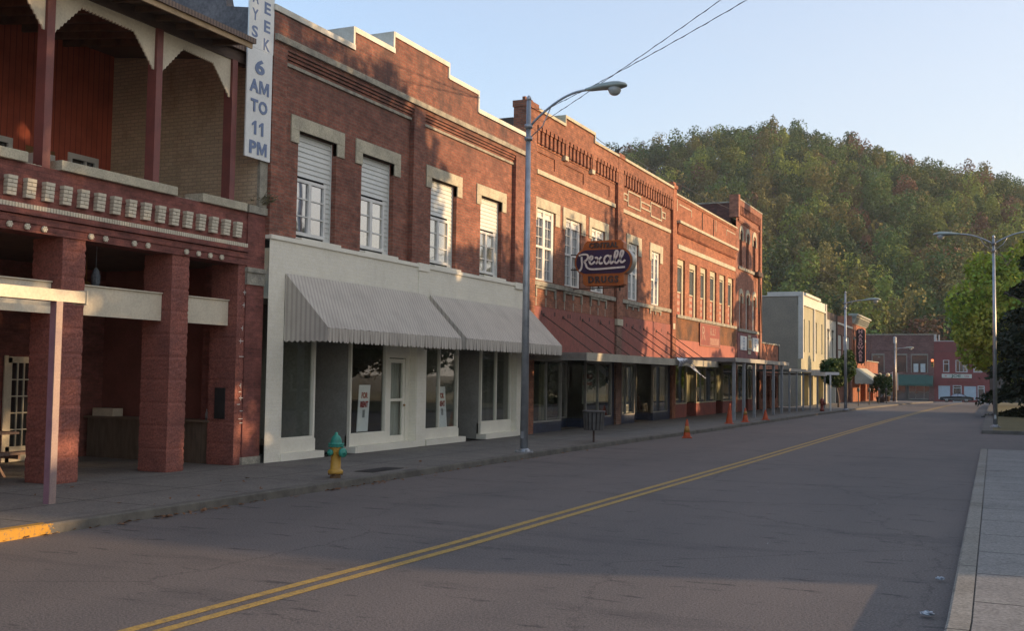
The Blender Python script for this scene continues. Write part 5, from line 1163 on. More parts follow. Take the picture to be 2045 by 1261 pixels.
Nb = thing('narrow_cream_building', 'narrow cream building with two slit windows between grey and red brick', 'building', (FX, 93, -.1))
mb = MB(); mb.wall(FX, 89.97, 96.2, -.3, 6.9, [(91.2, 92.0, 3.2, 5.9, .15, 1), (93.6, 94.4, 3.2, 5.9, .15, 1), (90.6, 95.6, -.2, 2.0, .5, 1)], .2); mb.box(FX-18, FX, 90, 90.2, 0, 6.9); build('front_wall', mb, pm('pale_grey_paint', (.40, .41, .37), (.34, .35, .32), .9, .8), Nb)
mb = MB(); 
for a in (91.2, 93.6): mb.box(FX, FX+.04, a-.1, a+.9, 5.9, 6.1); mb.box(FX-.1, FX+.02, a, a+.8, 5.3, 5.4)
build('window_head', mb, blackm, Nb); mb = MB(); mb.box(FX-.3, FX+.06, 89.97, 96.2, 6.9, 7.5); build('parapet', mb, pm('dark_parapet', (.07, .055, .05), None, 2, .9), Nb)
mb = MB(); mb.box(FX, FX+.12, 96.0, 96.2, -.3, 7.4); build('downpipe', mb, steel, Nb)

Rb = thing('plain_brick_building', 'dull red brick building with two large pale upstairs windows behind a street lamp', 'building', (FX, 101, -.2))
mb = MB(); wR = [(97.3, 99.6), (100.6, 101.6), (102.6, 104.8)]; mb.wall(FX, 96.22, 106.3, -.4, 6.75, [(a, b_, 3.3, 5.9, .12, 1) for a, b_ in wR]+[(97, 105.5, -.3, 1.9, .6, 1)], .2); build('brick_front', mb, brick('dull_brick', (.24, .10, .07), (.20, .085, .06), (.2, .13, .1)), Rb)
mb = MB(); mb.box(FX-.3, FX+.1, 96.22, 106.3, 6.75, 6.92); build('coping', mb, tr, Rb)
for a, b_ in wR: mb = MB(); mb.box(FX-.1, FX-.06, a+.1, b_-.1, 4.6, 5.85); mb.box(FX-.1, FX-.06, a+.1, b_-.1, 3.35, 4.5); build('window', mb, pm('pale_window', (.46, .50, .48), (.40, .43, .41), 2, .4), Rb)

Hb = thing('cornice_building', 'orange brick building with bracketed grey cornice and vertical hardware sign', 'building', (FX, 111.5, -.3))
mb = MB(); wH = [(107.6, 108.3), (110.3, 111.0), (113.2, 113.9), (115.8, 116.4)]; mb.wall(FX, 106.5, 117.3, -.5, 7.3, [(a, b_, 3.4, 5.8, .2, 1) for a, b_ in wH]+[(107, 117, -.4, 1.9, .5, 1)], .2); mb.box(FX-18, FX, 106.32, 106.49, 0, 8.0); build('brick_front', mb, brC, Hb)
mb = MB(); mb.box(FX-.3, FX+.55, 106.3, 117.5, 8.05, 8.22); mb.box(FX-.2, FX+.4, 106.4, 117.4, 7.9, 8.05); mb.box(FX-.2, FX+.1, 106.5, 117.3, 7.3, 7.9)
y = 106.6
while y < 117.2: mb.prism([(FX+.1, 7.35), (FX+.2, 7.4), (FX+.38, 7.9), (FX+.1, 7.9)], 1, y, y+.22); y += .62
build('cornice', mb, pm('grey_cornice', (.34, .35, .31), (.26, .27, .24), 2, .7), Hb)
mb = MB()
for y in (107.3, 109, 110.9, 112.8, 114.8): mb.box(FX, FX+.03, y, y+.25, 6.5, 6.75)
build('vent', mb, blackm, Hb, kind='stuff')
for a, b_ in wH: mb = MB(); mb.box(FX-.18, FX-.15, a, b_, 3.4, 5.8); build('pane', mb, glass_dark('glass_dim'), Hb)
for a, b_ in wH:
    mb = MB(); mb.box(FX, FX+.1, a-.15, b_+.15, 5.8, 6.05); build('window_head', mb, pm('grey_cornice', (.34, .35, .31)), Hb)
vs = thing('vertical_sign', 'tall narrow black sign with pink letters reading HARDWARE', 'sign', (-12.9, 108, 3.6))
mb = MB(); mb.prism(rrect(-13.3, -12.5, 3.5, 6.85, .3, 5), 1, 107.9, 108.15); build('board', mb, pm('sign_black', (.03, .015, .02), None, 3, .4), vs)
for i, ch in enumerate('HARDWARE'): text_mesh('lettering', ch, .44, pm('sign_pink', (.80, .45, .42)), vs, (-12.9, 107.88, 6.55-i*.385), (1, 0, 0), (0, 0, 1), .03, .022, sx=1.2)
mb = MB(); mb.tube([(FX, 108, 6.0), (-13.2, 108, 6.0)], .04, 6); mb.tube([(FX, 108, 4.2), (-13.2, 108, 4.2)], .04, 6); build('bracket', mb, steel, vs)
stripeaw = striped('green_white_awning', (.55, .55, .47), (.36, .40, .32), .5, axis=1)
awning(107.2, 116.8, 3.1, 1.55, 1.7, Hb, stripeaw, val=.3, scal=.4)
L2 = thing('low_corner_shop', 'low orange brick corner shop with a rounded navy awning', 'building', (FX, 124, -.4))
mb = MB(); mb.wall(FX, 117.6, 129, -.7, 3.9, [(118.5, 119.6, -.1, 2.0, .3, 1), (120.6, 124.0, -.4, 2.2, .4, 1), (125.2, 126, 0, 2, .3, 1), (127, 128, -.2, 2, .3, 1)], .2); mb.box(FX-16, FX, 128.7, 129, -.8, 3.9); build('brick_front', mb, brC, L2)
mb = MB(); pts = [(FX, 2.7), (FX+.7, 2.6), (FX+1.3, 2.25), (FX+1.65, 1.8), (FX+1.75, 1.35), (FX, 1.35)]; mb.prism(pts, 1, 120.3, 124.4); build('awning', mb, pm('navy_canvas', (.03, .04, .08), None, 3, .7), L2)
mb = MB(); mb.box(FX-.2, FX+.08, 117.6, 129.05, 3.9, 4.0); build('coping', mb, oldstone, L2)
fg = thing('flag', 'small red and white striped flag hanging near the navy awning', 'flag', (-11.3, 126, .9))
mb = MB(); mb.tube([(-12.9, 126, 2.2), (-11.2, 126, 3.1)], .03, 6); build('flagpole', mb, whitew, fg)
for i in range(7):
    mb = MB(); mb.quad((-11.75+i*.09, 126+.03*(i % 2), 2.75), (-11.66+i*.09, 126+.03*((i+1) % 2), 2.8), (-11.55+i*.075, 126.02, .9), (-11.63+i*.075, 126, .85)); build('stripe', mb, pm('flag_red', (.35, .05, .06)) if i % 2 else whitew, fg)

# ---------------------------------------------------------------- buildings closing the street
TY = 192.0; K = 192/152.
def T(x, z): return (x*K, 1.93+(z-1.93)*K)
def wallY(mb, y, x0, x1, z0, z1, ops=(), d=.25):
    xs = sorted({x0, x1, *[o[0] for o in ops], *[o[1] for o in ops]}); zs = sorted({z0, z1, *[o[2] for o in ops], *[o[3] for o in ops]})
    for i in range(len(xs)-1):
        for j in range(len(zs)-1):
            cx, cz = (xs[i]+xs[i+1])/2, (zs[j]+zs[j+1])/2
            if any(o[0] < cx < o[1] and o[2] < cz < o[3] for o in ops): continue
            mb.quad((xs[i],y,zs[j]), (xs[i+1],y,zs[j]), (xs[i+1],y,zs[j+1]), (xs[i],y,zs[j+1]))
    for o in ops:
        a, b_, c, e = o[:4]; yb = y+d
        mb.quad((a,y,c), (a,y,e), (a,yb,e), (a,yb,c)); mb.quad((b_,y,c), (b_,yb,c), (b_,yb,e), (b_,y,e)); mb.quad((a,y,e), (b_,y,e), (b_,yb,e), (a,yb,e)); mb.quad((a,y,c), (a,yb,c), (b_,yb,c), (b_,y,c))
    return mb
def bx(t): return (t[0], t[1], t[2], t[3])
G0 = gz(192)
P1 = thing('purple_brick_building', 'wide purplish brown brick building with a long dark green awning closing the street', 'building', (-18, TY, G0))
ow = [(-20.6, -18.7, 3.3, 6.3), (-17.0, -14.9, 3.3, 6.3), (-15.0+.4, -12.5+.1, 3.3, 6.3)]
ow = [(-21.0, -19.2, 3.3, 6.2), (-17.4, -15.6, 3.3, 6.2), (-14.75, -12.35, 3.3, 6.2)]
mb = wallY(MB(), TY, -30, -11.3, 2.9, 9.6, ow); mb.box(-30, -11.3, TY+.3, TY+12, G0, 9.3); mb.box(-30, -11.3, TY-.1, TY, 6.9, 7.05); mb.box(-12.1, -11.3, TY-.12, TY, G0, 9.0); mb.box(-22, -21.4, TY-.12, TY, G0, 9.0); build('brick_front', mb, brick('purple_brick', (.18, .080, .068), (.15, .07, .062), (.14, .10, .10), msize=.012, amount=.4), P1)
mb = MB(); mb.box(-30, -11.2, TY-.12, TY+.4, 9.6, 9.75); build('coping', mb, oldstone, P1)
for a, b_, c, e in ow:
    mb = MB(); mb.box(a-.15, b_+.15, TY-.05, TY-.005, e, e+.25); mb.box(a-.15, a, TY-.05, TY-.005, c, e); mb.box(b_, b_+.15, TY-.05, TY-.005, c, e); build('window_surround', mb, pm('grey_trim', (.22, .2, .17)), P1)
    mb = MB(); mb.box(a, b_, TY+.2, TY+.24, c, e); fr = build('pane', mb, glass_dark('glass_far', fac=.15), P1)
    if a > -16:
        for k in (0, 1): mb = MB(); mb.box(a+.25+k*1.1, a+1.0+k*1.1, TY+.15, TY+.19, c+.1, c+1.5); build('white_blind', mb, pm('blind_white', (.42, .46, .46), None, 2, .7), P1)
mb = MB(); mb.prism([(TY, 2.95), (TY, 1.2), (TY-1.1, 1.15), (TY-1.1, 1.35)], 0, -22.5, -11.45) if False else None
k = [(-22.5, TY, 2.95), (-11.45, TY, 2.95), (-11.45, TY-1.2, 1.45), (-22.5, TY-1.2, 1.45), (-22.5, TY-1.2, 1.1), (-11.45, TY-1.2, 1.1)]
mb = MB(); mb.v = k+[(-22.5, TY, 1.1), (-11.45, TY, 1.1)]; mb.f = [(0, 3, 2, 1), (3, 4, 5, 2), (0, 6, 4, 3), (1, 2, 5, 7)]; build('awning', mb, pm('dark_green_canvas', (.025, .085, .07), None, 2, .8), P1)
mb = MB(); wallY(mb, TY, -30, -11.3, G0, 2.9, [(-21, -17.6, G0+.5, 1.2), (-17.2, -15.8, G0+.1, 1.2), (-15.3, -11.9, G0+.4, 1.2)]); build('shop_wall', mb, pm('dark_shopfront', (.06, .055, .05)), P1)
mb = MB(); 
for q in ((-21, -17.6, .0, .06), (-15.3, -11.9, .0, .06), (-15.3, -15.22, -1, 1.2), (-14.2, -14.14, -1, 1.2), (-12.9, -12.84, -1, 1.2), (-12.0, -11.94, -1, 1.2), (-15.3, -11.9, G0+.38, G0+.5)): mb.box(q[0], q[1], TY+.02, TY+.08, q[2], q[3])
build('shop_frame', mb, pm('grey_trim', (.22, .2, .17)), P1); mb = MB(); mb.box(-21, -11.9, TY+.12, TY+.16, G0, 1.2); build('pane', mb, glass_dark('glass_far'), P1)
P2 = thing('red_front_building', 'small red-painted building with white display windows behind the parked car', 'building', (-7, TY, G0))
o2 = [(-9.9, -8.95, 3.45, 5.45), (-8.0, -6.2, 3.45, 5.45), (-5.3, -3.95, 3.45, 5.45), (-10.65, -8.85, G0+.5, 1.2), (-8.45, -7.1, G0+.1, 1.3), (-6.75, -4.9, G0+.5, 1.2), (-4.7, -3.65, G0+.1, 1.3)]
mb = wallY(MB(), TY, -11.28, -2.9, G0, 8.5, o2); mb.box(-11.28, -2.9, TY+.5, TY+10, G0, 8.2); mb.box(-11.1, -3.1, TY-.06, TY, 6.9, 7.0); mb.box(-11.2, -3.0, TY-.06, TY, 1.7, 1.8); build('front_wall', mb, pm('matt_red_paint', (.18, .045, .045), (.15, .04, .04), 1.2, .8), P2)
mb = MB(); mb.box(-11.3, -2.9, TY-.08, TY+.4, 8.5, 8.62); mb.box(-11.28, -10.9, TY-.02, TY+.4, 8.62, 9.7); mb.box(-10.6, -10.4, TY-.02, TY+.4, 8.62, 9.6); build('coping', mb, pm('pale_trim', (.45, .43, .42)), P2)
wf = pm('far_white_trim', (.42, .44, .46), None, 2, .6)
for (a, b_, c, e) in o2[:3]+[o2[4], o2[6]]:
    mb = MB(); mb.box(a, a+.12, TY-.02, TY+.1, c, e); mb.box(b_-.12, b_, TY-.02, TY+.1, c, e); mb.box(a+.12, b_-.12, TY-.02, TY+.1, e-.1, e); mb.box(a+.12, b_-.12, TY-.02, TY+.1, c, c+.1)
    if c > 3: mb.box(a+.12, b_-.12, TY-.0, TY+.1, (c+e)/2+.3, (c+e)/2+.4) if b_-a < 1.6 else [mb.box(a+.12+(b_-a-.24)*t-.04, a+.12+(b_-a-.24)*t+.04, TY-.01, TY+.1, c+.1, e-.1) for t in (.33, .67)]
    else: mb.box(a+.12, b_-.12, TY-.0, TY+.1, e-.5, e-.4)
    fr = build('window' if c > 3 else 'door', mb, wf, P2); mb = MB(); mb.box(a, b_, TY+.12, TY+.16, c, e); build('pane', mb, glass_dark('glass_far'), fr)
for (a, b_, c, e) in (o2[3], o2[5]): mb = MB(); mb.box(a, b_, TY+.05, TY+.1, c, e); build('papered_window', mb, pm('papered_glass', (.33, .40, .46), (.28, .35, .40), 1, .5), P2)
t = thing('shop_sign', 'long white sign board with dark lettering on the red building', 'sign', (-8, TY-.1, 2.4)); mb = MB(); mb.box(-10.1, -5.55, TY-.12, TY-.02, 2.5, 3.15); build('board', mb, pm('sign_cream', (.45, .47, .42), (.36, .38, .35), 1, .6), t)
text_mesh('lettering', 'JOE', .55, pm('green_print', (.05, .12, .09)), t, (-7.9, TY-.125, 2.82), (1, 0, 0), (0, 0, 1), .01, .02, sx=1.6)
for x in (-9.5, -6.3): text_mesh('lettering', 'llll' if x < -8 else 'Coca', .34, pm('far_red_print', (.35, .07, .07)), t, (x, TY-.125, 2.82), (1, 0, 0), (0, 0, 1), .01, .01)
P3 = thing('grey_annex', 'plain grey-brown building end right of the red building', 'building', (-2, TY, G0)); mb = MB(); mb.box(-2.88, 14, TY+1, TY+9, G0, 5.0); build('wall', mb, pm('grey_brown_wall', (.10, .09, .085), None, .6, .9), P3); mb = MB(); mb.box(-2.9, 14, TY+.9, TY+9, 5.0, 5.2); build('coping', mb, oldstone, P3)

# ================================================================ STREET FURNITURE
def pts_arc(p0, p1, rise, n=10, ease=1.0):
    a, b_ = Vector(p0), Vector(p1); out = []
    for i in range(n+1):
        t = i/n; q = a.lerp(b_, t); q.z = a.z+(b_.z-a.z)*math.sin(t*PI/2)+0; out.append(q)
    return out
lens = pm('lamp_lens', (.42, .44, .42), (.34, .36, .34), 9, .15, 0, obj=True)
def head(P, ox, oz, dx=1):
    """cobra head luminaire; ox, oz = where the arm ends, dx = pointing direction"""
    prof = [(-.02, .045, .04), (.12, .085, .07), (.40, .15, .10), (.66, .19, .12), (.84, .175, .10), (.96, .11, .06), (1.0, .025, .02)]
    mb = MB(); n = 12
    for (x, wy, h) in prof:
        for j in range(n):
            a = 2*PI*j/n; zz = math.sin(a); mb.v.append((ox+dx*x, wy*math.cos(a), oz+.02*(x > .3)+(h*zz if zz > 0 else h*.55*zz)))
    for i in range(len(prof)-1):
        for j in range(n): q = (i*n+j, i*n+(j+1) % n, (i+1)*n+(j+1) % n, (i+1)*n+j); mb.f.append(q if dx > 0 else q[::-1])
    mb.f.append(tuple(range(n))[::-1]); mb.f.append(tuple((len(prof)-1)*n+j for j in range(n)))
    mb.box(ox+dx*.3-.03, ox+dx*.3+.03, -.025, .025, oz+.08, oz+.13)
    h = build('lamp_head', mb, lampmetal, P, True, loc=(0, 0, 0))
    mb = MB(); mb.lathe([(.155, 0), (.15, -.07), (.12, -.135), (.07, -.17), (.01, -.18)], (ox+dx*.70, 0, oz-.015), 14); build('lens', mb, lens, h, True, loc=(0, 0, 0))
def lamp(name, label, loc, H, armr, group=None, r=.085, double=False, armlen=1.45, rise=.55):
    t = thing(name, label, 'street lamp', loc, group)
    mb = MB(); mb.tube([(0, 0, 0), (0, 0, H*.5), (0, 0, H)], [r*1.15, r*.95, r*.62], 16); mb.lathe([(r*.4, H), (r*.75, H+.03), (r*.7, H+.08), (r*.3, H+.12), (.02, H+.13)], (0, 0, 0), 12); build('pole', mb, greymetal, t, True, loc=(0, 0, 0))
    mb = MB(); mb.lathe([(r*2.6, 0), (r*2.6, .03), (r*1.7, .04), (r*1.5, .08), (r*1.16, .10)], (0, 0, 0), 16)
    for a in range(4): mb.lathe([(.02, .03), (.02, .07)], (r*2.2*math.cos(a*PI/2+.7), r*2.2*math.sin(a*PI/2+.7), 0), 6)
    build('base_plate', mb, greymetal, t, loc=(0, 0, 0)); mb = MB(); mb.box(-.04, .04, -r*1.22, -r*.9, .34, .50); build('hatch_cover', mb, greymetal, t, loc=(0, 0, 0))
    for dx in ((1, -1) if double else (1,)):
        z0 = H-(.22 if double else .62); zt = z0+rise+.32; n = 12; pts = [(dx*(r*.5+armlen*math.sin(i/n*PI/2)**1.25 if False else dx*0+dx*0), 0, 0) for i in range(0)]
        pts = []
        for i in range(n+1): s = i/n; pts.append((dx*(r*.5+armlen*s), 0, z0+(zt-z0)*math.sin(s*PI/2)**.9))
        mb = MB(); mb.tube(pts, .030, 8); mb.tube([(dx*r*.5, 0, z0-.28), (dx*(r+.28), 0, z0-.02), (dx*armlen*.42, 0, z0+(zt-z0)*math.sin(.40*PI/2)**.9)], .013, 6)
        mb.lathe([(r*1.15, z0-.34), (r*1.15, z0-.26)], (0, 0, 0), 12); mb.lathe([(r*1.15, z0-.05), (r*1.15, z0+.05)], (0, 0, 0), 12)
        build('arm', mb, greymetal, t, True, loc=(0, 0, 0)); head(t, dx*(r*.5+armlen), zt, dx)
    return t
L1 = lamp('street_lamp', 'nearest tall grey street lamp, on the left kerb in front of the second awning', (-10.38, 23.35, .11), 8.38, 0, 'street lamps along the road', armlen=1.42, rise=.42)
mb = MB(); mb.box(-.02, .11, -.2, -.08, .15, .5)
lamp('street_lamp', 'twin-armed grey street lamp standing on the grass corner at right', (-.52, 47.6, .12), 7.62, 0, 'street lamps along the road', r=.075, double=True, armlen=1.25, rise=.12)
lamp('street_lamp', 'single-arm street lamp beside the small trees in front of the plain brick building', (-9.2, 69.5, .06), 7.25, 0, 'street lamps along the road', r=.085, armlen=1.05, rise=-.15)
lamp('street_lamp', 'farthest and smallest street lamp, in front of the dark green awning', (-10.85, 120, gz(120)+.1), 6.2, 0, 'street lamps along the road', r=.085, armlen=.8, rise=-.25)
# hydrants
hg = pm('hydrant_green', (.03, .26, .19), (.02, .19, .14), 9, .45, .15, obj=True); hy = pm('hydrant_yellow', (.50, .29, .04), (.38, .21, .035), 7, .45, .15, obj=True); hyd_r = pm('hydrant_rust', (.18, .10, .04), (.10, .06, .03), 14, .8, obj=True)
def hydrant(lab, loc, body, cap, s=1, rz=0):
    t = thing('fire_hydrant', lab, 'fire hydrant', loc, None, rz)
    def L(pr): return [(a*s*.80, b*s) for a, b in pr]
    mb = MB(); mb.lathe(L([(.155, .075), (.165, .085), (.165, .125), (.135, .14), (.112, .16), (.108, .30), (.108, .42), (.125, .44), (.125, .50), (.13, .53)]), (0, 0, 0), 20); build('barrel', mb, body, t, True, loc=(0, 0, 0))
    mb = MB(); mb.lathe(L([(.115, -.02), (.115, .075)]), (0, 0, 0), 12)
    for i in range(8): mb.lathe(L([(.018, .05), (.018, .08)]), (.112*s*math.cos(i*PI/4), .112*s*math.sin(i*PI/4), 0), 6)
    build('foot_flange', mb, hyd_r if body is hy else body, t, loc=(0, 0, 0))
    mb = MB(); mb.lathe(L([(.15, .53), (.17, .535), (.17, .553), (.15, .56)]), (0, 0, 0), 20); mb.lathe(L([(.16, .566), (.17, .57), (.17, .583), (.125, .59), (.122, .63), (.105, .68), (.07, .72), (.035, .735), (.035, .775), (.02, .78)]), (0, 0, 0), 20)
    for i in range(8): mb.lathe(L([(.014, .525), (.014, .60)]), (.124*s*math.cos(i*PI/4+.2), .124*s*math.sin(i*PI/4+.2), 0), 6)
    build('bonnet', mb, cap, t, True, loc=(0, 0, 0))
    for (ax, sg, r, z, l_) in (('x', 1, .078, .44, .185), ('y', -1, .055, .44, .155), ('y', 1, .055, .44, .155)):
        mb = MB(); axis = 0 if ax == 'x' else 1
        mb.lathe([(r*.85*s, sg*.08*s), (r*.85*s, sg*(l_-.04)*s)], (0, 0, z*s), 14, axis=axis); nz = build('nozzle', mb, body, t, True, loc=(0, 0, 0))
        mb = MB(); mb.lathe([(r*1.05*s, sg*(l_-.04)*s), (r*1.05*s, sg*l_*s), (r*.7*s, sg*(l_+.012)*s), (r*.3*s, sg*(l_+.015)*s), (r*.25*s, sg*(l_+.045)*s)], (0, 0, z*s), 14, axis=axis); build('nozzle_cap', mb, cap, nz, True, loc=(0, 0, 0))
    return t
hydrant('yellow fire hydrant with green bonnet and caps on the left pavement', (-10.52, 15.72, .12), hy, hg, 1.0, R(-12))
hr = pm('hydrant_red', (.26, .05, .03), (.18, .04, .03), 5, .5, obj=True); hydrant('small dull red fire hydrant beside the last canopy posts', (-9.85, 64.5, .07), hr, hr, 1.05)
# litter bin
bn = thing('litter_bin', 'dark slatted litter bin on a single post at the kerb', 'litter bin', (-10.4, 28.1, .11))
mb = MB(); mb.tube([(0, 0, 0), (0, 0, .35)], .03, 8); mb.lathe([(.05, .33), (.26, .35)], (0, 0, 0), 14); build('stem', mb, steel, bn, loc=(0, 0, 0))
bs = pm('bin_slat', (.10, .095, .09), (.065, .06, .058), 4, .6, obj=True)
for i in range(16):
    a = 2*PI*i/16; c_, s_ = math.cos(a), math.sin(a); mb = MB(); hw = .037
    P = lambda r, q, z: (r*c_-q*s_, r*s_+q*c_, z)
    k = [P(.25, -hw, .34), P(.25, hw, .34), P(.29, hw*1.1, .86), P(.29, -hw*1.1, .86), P(.27, -hw, .34), P(.27, hw, .34), P(.31, hw*1.1, .86), P(.31, -hw*1.1, .86)]
    mb.v = k; mb.f = [(0, 3, 2, 1), (4, 5, 6, 7), (0, 1, 5, 4), (1, 2, 6, 5), (2, 3, 7, 6), (3, 0, 4, 7)]; build('slat', mb, bs, bn, loc=(0, 0, 0))
mb = MB(); mb.lathe([(.235, .34), (.24, .36), (.275, .84), (.262, .84), (.225, .36), (.01, .36)], (0, 0, 0), 18); build('liner', mb, blackm, bn, True, loc=(0, 0, 0)); mb = MB(); mb.lathe([(.315, .82), (.32, .87), (.29, .875), (.28, .85)], (0, 0, 0), 18); build('rim', mb, bs, bn, True, loc=(0, 0, 0))
# cones
co = pm('cone_orange', (.52, .085, .02), (.38, .06, .02), 6, .6, obj=True); cw = pm('cone_band', (.6, .55, .48), (.45, .4, .33), 8, .6, obj=True); cs = pm('cone_sleeve', (.42, .22, .05), (.3, .15, .03), 8, .6, obj=True)
def cone(lab, loc, h=.72, band=None, base=True, tilt=0, r=.15):
    t = thing('traffic_cone', lab, 'traffic cone', loc, 'traffic cones along the left kerb', 0); t.rotation_euler = (0, tilt, .3)
    mb = MB(); mb.lathe([(r, .03), (r*.97, .05), (.03, h-.02), (.022, h)], (0, 0, 0), 18); build('cone_body', mb, co, t, True, loc=(0, 0, 0))
    if base: mb = MB(); mb.box(-r*1.3, r*1.3, -r*1.3, r*1.3, 0, .035); build('foot', mb, co, t, loc=(0, 0, 0), bevel=.008)
    if band:
        z0, z1 = band; f_ = lambda z: r+(.026-r)*(z-.05)/(h-.07)+.004
        mb = MB(); mb.lathe([(f_(z0), z0), (f_(z1), z1)], (0, 0, 0), 18); build('band', mb, band and (cw if z1 > .5 else cs), t, True, loc=(0, 0, 0))
    return t
cone('nearest traffic cone, orange with a yellowed sleeve', (-9.35, 33.8, .005), .60, (.18, .38), r=.12)
cone('second traffic cone, slim and all orange red, beside the first canopy post', (-10.15, 42.9, .11), .82, None, tilt=.04, r=.14)
cone('third traffic cone, orange with a white upper band', (-9.95, 44.9, .11), .60, (.32, .46), r=.13)
cone('fourth and farthest traffic cone, short and plain orange', (-9.75, 48.0, .11), .46, None, r=.13)
# sign on a pole, far benches, planters, globe lamp, utility pole
ps = thing('pole_sign', 'thin white pole with a flat white sign in front of the small trees', 'sign', (-9.5, 65.3, .05)); mb = MB(); mb.tube([(0, 0, 0), (0, 0, 2.2)], .05, 8); build('pole', mb, whitew, ps, loc=(0, 0, 0)); mb = MB(); mb.box(-.3, .5, -.02, .02, 2.15, 2.32); build('board', mb, signw, ps, loc=(0, 0, 0))
up = thing('utility_pole', 'rough brown wooden utility pole beside the farthest street lamp', 'utility pole', (-11.0, 121, gz(121))); mb = MB(); mb.tube([(0, 0, 0), (.05, 0, 6.6)], [.22, .17], 10); build('pole', mb, pm('bark', (.13, .10, .075)), up, loc=(0, 0, 0)); mb = MB(); mb.lathe([(.15, 6.3), (.16, 6.9), (.05, 7.0)], (.05, -.3, 0), 8); build('bracket', mb, greymetal, up, loc=(0, 0, 0))
gl = thing('globe_lamp', 'short lamp post with two round globes beside the utility pole', 'street lamp', (-11.9, 119, gz(119)+.1)); mb = MB(); mb.tube([(0, 0, 0), (0, 0, 2.6)], .06, 8); mb.tube([(-.4, 0, 2.6), (.4, 0, 2.6)], .03, 6); build('post', mb, bs, gl, loc=(0, 0, 0))
for x in (-.4, .4): mb = MB(); mb.lathe([(.05, 2.6), (.16, 2.68), (.2, 2.8), (.16, 2.93), (.04, 2.99)], (x, 0, 0), 12); build('globe', mb, pm('globe_glass', (.62, .58, .38), None, 3, .3, obj=True), gl, True, loc=(0, 0, 0))
def planter(lab, loc, h, r, cols):
    t = tree('planter_tree', lab, 'potted tree', loc, h*.35, (0, 0, h*.62), (r, r, h*.42), 1500, cols, .10, 9, 'planted tubs on the far pavement', trunk_r=.05, limbs=3)
    mb = MB(); L_ = Vector(loc); mb.lathe([(.32, loc[2]), (.42, loc[2]+.5), (.46, loc[2]+.55)], (loc[0], loc[1], 0), 12); build('tub', mb, pm('tub_brown', (.10, .06, .05)), t, True)
GRN = [(.045, .085, .022), (.06, .10, .028), (.035, .065, .02)]
planter('tall bushy potted tree in front of the hardware awning', (-11.0, 107, gz(107)+.1), 2.6, .95, GRN); planter('narrow potted tree beside the globe lamp', (-11.9, 121.5, gz(121)+.1), 2.9, .8, GRN)
for i, (x, y, lab) in enumerate(((-10.2, 84, 'dark parking meter nearest the street lamp trees'), (-10.1, 90, 'dark parking meter second along the far kerb'), (-10.0, 96, 'dark parking meter third along the far kerb'), (-9.9, 101, 'dark parking meter farthest along the kerb'))):
    t = thing('parking_meter', lab, 'parking meter', (x, y, gz(y)+.12), 'parking meters along the far kerb'); mb = MB(); mb.tube([(0, 0, 0), (0, 0, 1.05)], .045, 6); build('post', mb, bs, t, loc=(0, 0, 0)); mb = MB(); mb.lathe([(.06, 1.03), (.11, 1.12), (.11, 1.25), (.05, 1.36)], (0, 0, 0), 8); build('meter_head', mb, bs, t, True, loc=(0, 0, 0))
tree('street_tree', 'small dark green street tree in front of the narrow cream building, left of the lamp', 'tree', (-10.6, 76.5, gz(76)+.1), 1.5, (0, 0, 2.35), (1.35, 1.35, 1.0), 4200, GRN, .11, 12, 'small trees on the far pavement', trunk_r=.06, limbs=4)
tree('street_tree', 'taller dark green street tree just right of the lamp, before the striped awning', 'tree', (-11.0, 83.2, gz(84)+.1), 1.7, (0, 0, 2.9), (.85, .85, 1.35), 2600, GRN, .11, 12, 'small trees on the far pavement', trunk_r=.06, limbs=4)
# traffic light hung over the crossing
tl = thing('traffic_light', 'small yellow-orange traffic light hung over the far junction', 'traffic light', (-9.5, 158, 4.4))
mb = MB(); mb.box(-.18, .18, -.15, .15, -.55, .55); build('housing', mb, pm('signal_yellow', (.40, .22, .05), None, 3, .5, obj=True), tl, loc=(0, 0, 0), bevel=.03)
for z, c in ((.36, (.75, .12, .05)), (0, (.12, .09, .02)), (-.36, (.02, .08, .04))): mb = MB(); mb.lathe([(.15, -.15), (.15, -.24), (.13, -.16), (.01, -.16)], (0, 0, z), 12, axis=1); build('lens', mb, emis('signal_red', c, 1.2) if z > .3 else pm('signal_%d' % int(z*10+9), c, None, 3, .3), tl, True, loc=(0, 0, 0))
mb = MB(); mb.tube([(0, 0, .55), (0, 0, 1.6)], .03, 6); build('hanger', mb, steel, tl, loc=(0, 0, 0))
def wire(lab, P, sag=.3, r=.012, n=24, twist=False):
    mb = MB(); pts = []
    for a, b_ in zip(P[:-1], P[1:]):
        a, b_ = Vector(a), Vector(b_)
        for i in range(n+1): t = i/n; q = a.lerp(b_, t); q.z -= sag*4*t*(1-t); pts.append(q)
    mb.tube(pts, r, 5)
    if twist:
        p2 = [q+Vector((0, math.cos(i*2.2)*r*2.2, math.sin(i*2.2)*r*2.2)) for i, q in enumerate(pts)]; mb.tube(p2, r*.8, 4)
    return tag(build('overhead_wire', mb, pm('wire_black', (.05, .05, .055), None, 2, .6), None), lab, 'wire')
wire('wire across the junction carrying the traffic light', [(-24, 158, 6.3), (-9.5, 158, 6.0), (6, 158, 6.4)], .1, .02)
